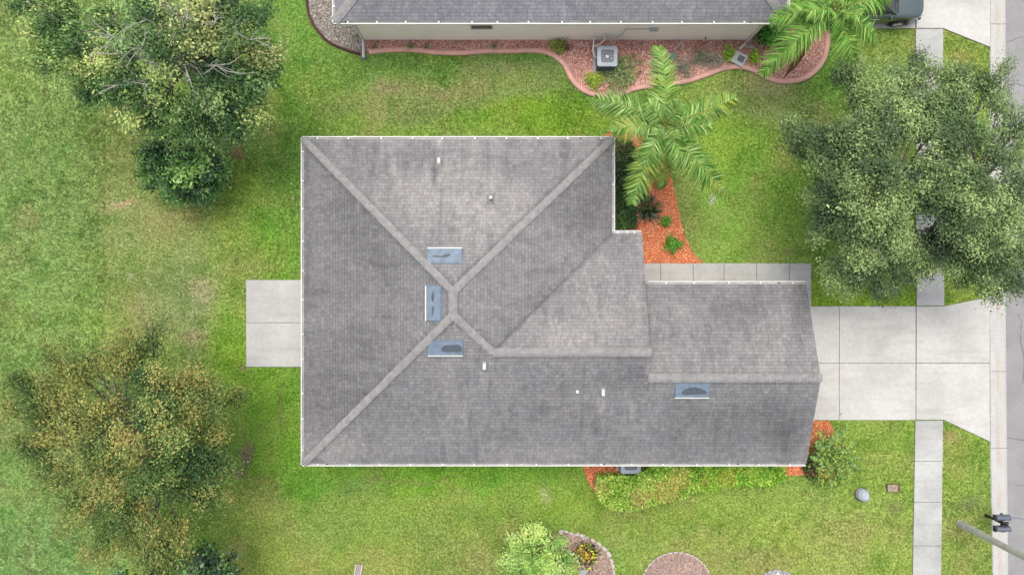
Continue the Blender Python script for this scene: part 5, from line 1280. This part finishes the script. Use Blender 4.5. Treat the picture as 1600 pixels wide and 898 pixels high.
# ------------------------------------------------------------------ street and yard objects
x, y = P(1500, 817)
root = empty('street_lamp', (x, y, 0), 'tall tapered pale concrete lamp post on the grass strip by the curb', 'street lamp')
mb = MB(); mb.cyl(x, y, -.02, 8.2, .165, .085, 8, rz=.39); mb.build('pole', M['pole'], root)
mb = MB(); mb.tube([(x, y, 8.1), (x + .3, y, 8.35), (x + 1.6, y, 8.5)], [.045, .04, .03], 8); mb.build('arm', M['pole'], root, smooth=True)
mb = MB(); mb.tube([(x + 1.5, y, 8.5), (x + 1.7, y, 8.52), (x + 2.1, y, 8.52), (x + 2.25, y, 8.48)], [.05, .12, .14, .05], 10); mb.build('lamp_head', M['panel_dark'], root, smooth=True)
mb = MB(); mb.cyl(x, y, .004, .05, .18, .17, 14); mb.build('footing', M['pole'], root)

x, y = P(1540, 804)
root = empty('twin_mailbox', (x, y, 0), 'two grey mailboxes side by side on one black post at the curb', 'mailbox')
mb = MB(); mb.bb(x - .05, x + .05, y - .05, y + .05, 0, 1.42); mb.build('post', M['black'], root, bevel=.008)
mb = MB(); mb.bb(x - .04, x + .3, y - .04, y + .04, 1.0, 1.08).bb(x - .035, x + .035, y - .42, y - .052, 1.0, 1.07).bb(x - .035, x + .035, y + .052, y + .42, 1.0, 1.07).bb(x - .03, x + .03, y - .3, y + .3, 1.072, 1.1); mb.build('arm', M['black'], root)
bxx, _ = P(1566, 808, 1.22)
for py in (808.5, 826.0):
    yy = P(0, py, 1.22)[1]; mb = MB(); prof = [(-.115, 1.1), (.115, 1.1), (.115, 1.22)] + [(.115 * math.cos(R(t)), 1.22 + .115 * math.sin(R(t))) for t in range(15, 180, 15)] + [(-.115, 1.22)]
    n = len(prof); x0, x1 = bxx - .31, bxx + .31
    mb.add([(x0, yy + u, z) for u, z in prof] + [(x1, yy + u, z) for u, z in prof], [tuple(range(n))[::-1], tuple(range(n, 2 * n))] + [(i, (i + 1) % n, n + (i + 1) % n, n + i) for i in range(n)])
    b_ = mb.build('mailbox', M['mail'], root)
    mb = MB(); mb.add([(x0 - .03, yy + u * 1.06, 1.2 + (z - 1.2) * 1.06) for u, z in prof] + [(x0 + .03, yy + u * 1.06, 1.2 + (z - 1.2) * 1.06) for u, z in prof], [tuple(range(n))[::-1], tuple(range(n, 2 * n))] + [(i, (i + 1) % n, n + (i + 1) % n, n + i) for i in range(n)]); mb.build('rear_panel', M['mail_dark'], b_)
    mb = MB(); mb.add([(x1 - .005, yy + u * 1.04, 1.2 + (z - 1.2) * 1.04) for u, z in prof] + [(x1 + .02, yy + u * 1.04, 1.2 + (z - 1.2) * 1.04) for u, z in prof], [tuple(range(n))[::-1], tuple(range(n, 2 * n))] + [(i, (i + 1) % n, n + (i + 1) % n, n + i) for i in range(n)]); mb.build('door', M['mail'], b_)
    mb = MB(); mb.bb(bxx - .02, bxx + .14, yy - .135, yy - .12, 1.2, 1.25); mb.build('flag', M['mail_dark'], b_)

x, y = P(1349, 774, .2)
root = empty('utility_pedestal', (x, y, 0), 'faceted blue grey plastic utility cover standing on the front lawn', 'utility cover')
mb = MB(); lo_ = [(-.26, .1), (-.2, .27), (.02, .32), (.27, .18), (.28, -.22), (.12, -.32), (-.1, -.26), (-.25, -.12)]; n = 8
vs = [(x + a, y + b, 0) for a, b in lo_] + [(x + a * .92 + .02, y + b * .92, .2) for a, b in lo_] + [(x + a * .55 + .05, y + b * .6 + .02, .33) for a, b in lo_]
fs = [(i, (i + 1) % n, n + (i + 1) % n, n + i) for i in range(n)] + [(n + i, n + (i + 1) % n, 2 * n + (i + 1) % n, 2 * n + i) for i in range(n)] + [tuple(range(2 * n, 3 * n))]
mb.add(vs, fs); mb.build('cover', M['plastic_grey'], root, bevel=.015)
mb = MB(); mb.cyl(x, y, .003, .02, .34, .33, 12); mb.build('base', M['soil'], root)
x, y = P(1395, 762, .03)
root = empty('water_meter_box', (x, y, 0), 'rectangular pinkish beige meter lid set in the lawn near the sidewalk', 'meter box')
mb = MB(); mb.bb(x - .28, x + .28, y - .19, y + .19, 0, .035); mb.bb(x + .285, x + .36, y - .2, y + .2, -.02, .012); mb.build('frame', M['soil'], root, bevel=.01)
mb = MB(); mb.bb(x - .25, x + .22, y - .165, y + .165, .036, .06); mb.build('lid', M['lid'], root, bevel=.012)
mb = MB(); mb.cyl(x + .05, y, .061, .066, .025).cyl(x - .1, y + .05, .061, .066, .018); mb.build('lid_bolt', M['panel_dark'], root)
x, y = P(912, 895, .1); mb = MB(); mb.bb(x - .19, x + .19, y - .25, y + .17, 0, .14)
tag(mb.build('grey_block', M['panel_grey'], bevel=.02), 'grey concrete block below the yellow tipped shrub in the stone edged bed', 'block')
# splash trough running out of frame
root = empty('splash_trough', (*P(559, 900), 0), 'pinkish trough with white rims lying on the lawn at the bottom edge', 'splash trough')
a0, b0 = P(554.0, 925, .04), P(561.5, 881, .04)
d = Vector((b0[0] - a0[0], b0[1] - a0[1])); L = d.length; an = math.atan2(d.y, d.x); mx, my = (a0[0] + b0[0]) / 2, (a0[1] + b0[1]) / 2
mb = MB(); mb.box(mx, my, .02, L, .26, .04, an); mb.build('floor', M['board'], root)
for s in (-1, 1):
    mb = MB(); mb.box(mx - math.sin(an) * .145 * s, my + math.cos(an) * .145 * s, .05, L, .03, .10, an); mb.build('rim', M['white'], root)

# ------------------------------------------------------------------ parked car (nose towards the street, +x)
def car():
    xn, yc = 18.62, 12.98
    root = empty('parked_car', (xn - 2.4, yc, 0), 'dark green sport utility car parked on the neighbour driveway under the palm', 'car')
    # stations: x from nose (negative = back), half width at sill / belt, sill z, belt z (hood or shoulder height)
    st = [(-.00, .52, .56, .42, .72), (-.10, .74, .76, .36, .86), (-.30, .86, .86, .32, .98), (-.60, .93, .91, .30, 1.04), (-1.1, .95, .93, .30, 1.09), (-1.55, .95, .93, .30, 1.13), (-2.2, .95, .94, .30, 1.12), (-3.2, .95, .94, .30, 1.13), (-4.1, .94, .92, .32, 1.14), (-4.6, .90, .86, .38, 1.12), (-4.72, .78, .74, .5, 1.0)]
    vs, fs = [], []; m = 12
    for (dx, ws, wb, zs, zb) in st:
        x = xn + dx
        ring = [(-ws * .9, zs), (-ws, zs + .12), (-ws * 1.01, (zs + zb) / 2 + .02), (-wb, zb - .08), (-wb * .93, zb), (-wb * .45, zb + .035), (wb * .45, zb + .035), (wb * .93, zb), (wb, zb - .08), (ws * 1.01, (zs + zb) / 2 + .02), (ws, zs + .12), (ws * .9, zs)]
        vs += [(x, yc + u, z) for u, z in ring]
    for i in range(len(st) - 1):
        for k in range(m):
            k2 = (k + 1) % m; fs.append((i * m + k, (i + 1) * m + k, (i + 1) * m + k2, i * m + k2))
    fs += [tuple(range(m)), tuple(range((len(st) - 1) * m, len(st) * m))[::-1]]
    mb = MB(); mb.add(vs, fs); b = mb.build('body', M['car'], root, smooth=True)
    bm = bmesh.new(); bm.from_mesh(b.data); bmesh.ops.recalc_face_normals(bm, faces=bm.faces); bm.to_mesh(b.data); bm.free()
    sm = b.modifiers.new('sub', 'SUBSURF'); sm.levels = 2; sm.render_levels = 2
    # glasshouse: base ring on the belt and roof ring above
    bs = [(-1.45, .80), (-2.1, .87), (-3.2, .87), (-4.2, .83), (-4.5, .72)]; rf = [(-2.15, .64), (-2.5, .68), (-3.2, .69), (-4.0, .67), (-4.25, .60)]; zr_ = [1.62, 1.70, 1.73, 1.72, 1.66]
    vs, fs = [], []
    for (a, wa), (c, wc), z in zip(bs, rf, zr_): vs += [(xn + a, yc - wa, 1.13), (xn + c, yc - wc, z), (xn + c, yc + wc, z), (xn + a, yc + wa, 1.13)]
    mb = MB(); n = len(bs)
    for i in range(n - 1): fs.append((4 * i + 1, 4 * i + 2, 4 * i + 6, 4 * i + 5))
    roofmb = MB(); roofmb.add([(x, y_, z + .012) for x, y_, z in vs] , fs); o = roofmb.build('car_roof', M['car'], root, smooth=True); so = o.modifiers.new('s', 'SOLIDIFY'); so.thickness = .03
    gl = MB(); gl.add(vs, [(0, 1, 2, 3)]); gl.build('windshield', M['glass'], root)
    gl = MB(); gl.add(vs, [(4 * (n - 1) + 3, 4 * (n - 1) + 2, 4 * (n - 1) + 1, 4 * (n - 1))]); gl.build('rear_window', M['glass'], root)
    for s in (0, 1):
        gl = MB(); a, b_ = (0, 1) if s == 0 else (3, 2)
        gl.add(vs, [(4 * i + a, 4 * (i + 1) + a, 4 * (i + 1) + b_, 4 * i + b_) for i in range(n - 1)]); gl.build('side_window', M['glass'], root)
    pl = MB()
    for s in (1, 2):
        k = 0 if s == 1 else 3
        for i in (0, 2, 4):
            if i < n: p, q = Vector(vs[4 * i + k]), Vector(vs[4 * i + s]); out = Vector((0, -.012 if s == 1 else .012, .01)); pl.tube([p + out, (p + q) / 2 + out, q + out], .032 if i != 0 else .04, 6)
        pl.tube([Vector(vs[4 * i + k]) + Vector((0, 0, .01)) for i in range(n)], .02, 6)
    pl.build('pillar', M['car'], root, smooth=True)
    # bonnet crease, wheels, lamps, mirror, bumper, wiper
    for sx, dx in ((1, -.98), (1, -3.75)):
        for s in (-1, 1):
            x, y = xn + dx, yc + s * .86
            mb = MB(); pr = [(-.12, .24), (-.12, .33), (-.09, .365), (.09, .365), (.12, .33), (.12, .24)]
            vv, ff = [], []; N = 28
            for k in range(N):
                t = 2 * math.pi * k / N
                for u, r in pr: vv.append((x + r * math.cos(t), y + u, .365 + r * math.sin(t)))
            for k in range(N):
                for j in range(len(pr)): j2 = (j + 1) % len(pr); ff.append((k * 6 + j, k * 6 + j2, ((k + 1) % N) * 6 + j2, ((k + 1) % N) * 6 + j))
            mb.add(vv, ff); w = mb.build('wheel', M['tyre'], root, smooth=True)
            mb = MB(); yo = y + s * .10
            mb.tube([(x + .235 * math.cos(t), yo, .365 + .235 * math.sin(t)) for t in np.linspace(0, 2 * math.pi, 29)], .022, 6, cap=False)
            for k in range(6):
                t = 2 * math.pi * k / 6; mb.tube([(x, yo, .365), (x + .23 * math.cos(t), yo, .365 + .23 * math.sin(t))], [.045, .022], 6)
            mb.tube([(x, yo - s * .02, .365), (x, yo + s * .02, .365)], .06, 12); mb.build('rim', M['rim'], w, smooth=True)
            mb = MB(); mb.tube([(x, y - s * .05, .365), (x, y + s * .02, .365)], .235, 20); mb.build('brake_disc', M['dark'], w)
            # dark arch
            mb = MB(); ar = [(x + .43 * math.cos(t), .365 + .43 * math.sin(t)) for t in np.linspace(-.25, math.pi + .25, 18)]; yi = yc + s * .968
            mb.tube([(a, yi, b2) for a, b2 in ar], .028, 6); mb.build('wheel_arch', M['black'], root, smooth=True)
    for s in (-1, 1):
        mb = MB(); mb.tube([(xn - 1.75, yc + s * .92, 1.15), (xn - 1.74, yc + s * 1.0, 1.19), (xn - 1.75, yc + s * 1.12, 1.2)], [.03, .085, .06], 8); mb.build('mirror', M['car'], root, smooth=True)
        mb = MB(); mb.tube([(xn - .06, yc + s * .52, .78), (xn - .16, yc + s * .7, .82), (xn - .34, yc + s * .83, .86)], [.05, .08, .04], 8); mb.build('headlight', M['lamp_lens'], root, smooth=True)
        mb = MB(); mb.tube([(xn - 2.1, yc + s * .972, .92), (xn - 3.9, yc + s * .97, .94)], .012, 6); mb.build('side_trim', M['rim'], root)
        for dx in (-2.55, -3.45): mb = MB(); mb.tube([(xn + dx, yc + s * .96, .98), (xn + dx - .16, yc + s * .975, .98)], .016, 6); mb.build('handle', M['car'], root)
    mb = MB(); mb.box(xn - .02, yc, .62, .08, .9, .14); mb.build('grille', M['black'], root, bevel=.02)
    mb = MB(); mb.tube([(xn - .05, yc - .75, .42), (xn + .05, yc - .4, .42), (xn + .07, yc, .42), (xn + .05, yc + .4, .42), (xn - .05, yc + .75, .42)], .07, 8); mb.build('bumper', M['black'], root, smooth=True)
    mb = MB(); mb.tube([(xn - 1.42, yc - .3, 1.17), (xn - 1.62, yc + .25, 1.28)], .01, 5); mb.tube([(xn - 1.42, yc + .2, 1.17), (xn - 1.62, yc + .68, 1.26)], .01, 5); mb.build('wiper', M['black'], root)
    mb = MB(); mb.bb(xn - 1.5, xn - 1.36, yc - .74, yc + .74, 1.12, 1.165); mb.build('cowl', M['black'], root, bevel=.02)
car()

# scattered dry leaves on the lawn and drive
n = 260; q = rng.random(n)
x = np.where(q < .4, rng.uniform(-11, -9, n), rng.uniform(-22, 20, n)); y = rng.uniform(-13, 12.5, n)
k = ~inpoly(x, y, poly(house_poly)) & ~inpoly(x, y, poly(nhouse_poly)); x, y = x[k], y[k]
px_ = x * F / H + 800; keep = ~hard_mask(x, y); x, y = x[keep], y[keep]
p_ = np.array([A(224, 220, 196), A(196, 176, 120), A(170, 130, 84)])
tag(leaves('fallen_leaves', np.stack([x, y, np.full(len(x), .07)], 1), .09, p_[rng.integers(0, 3, len(x))], M['leaf'], None, up=3), kind='stuff')
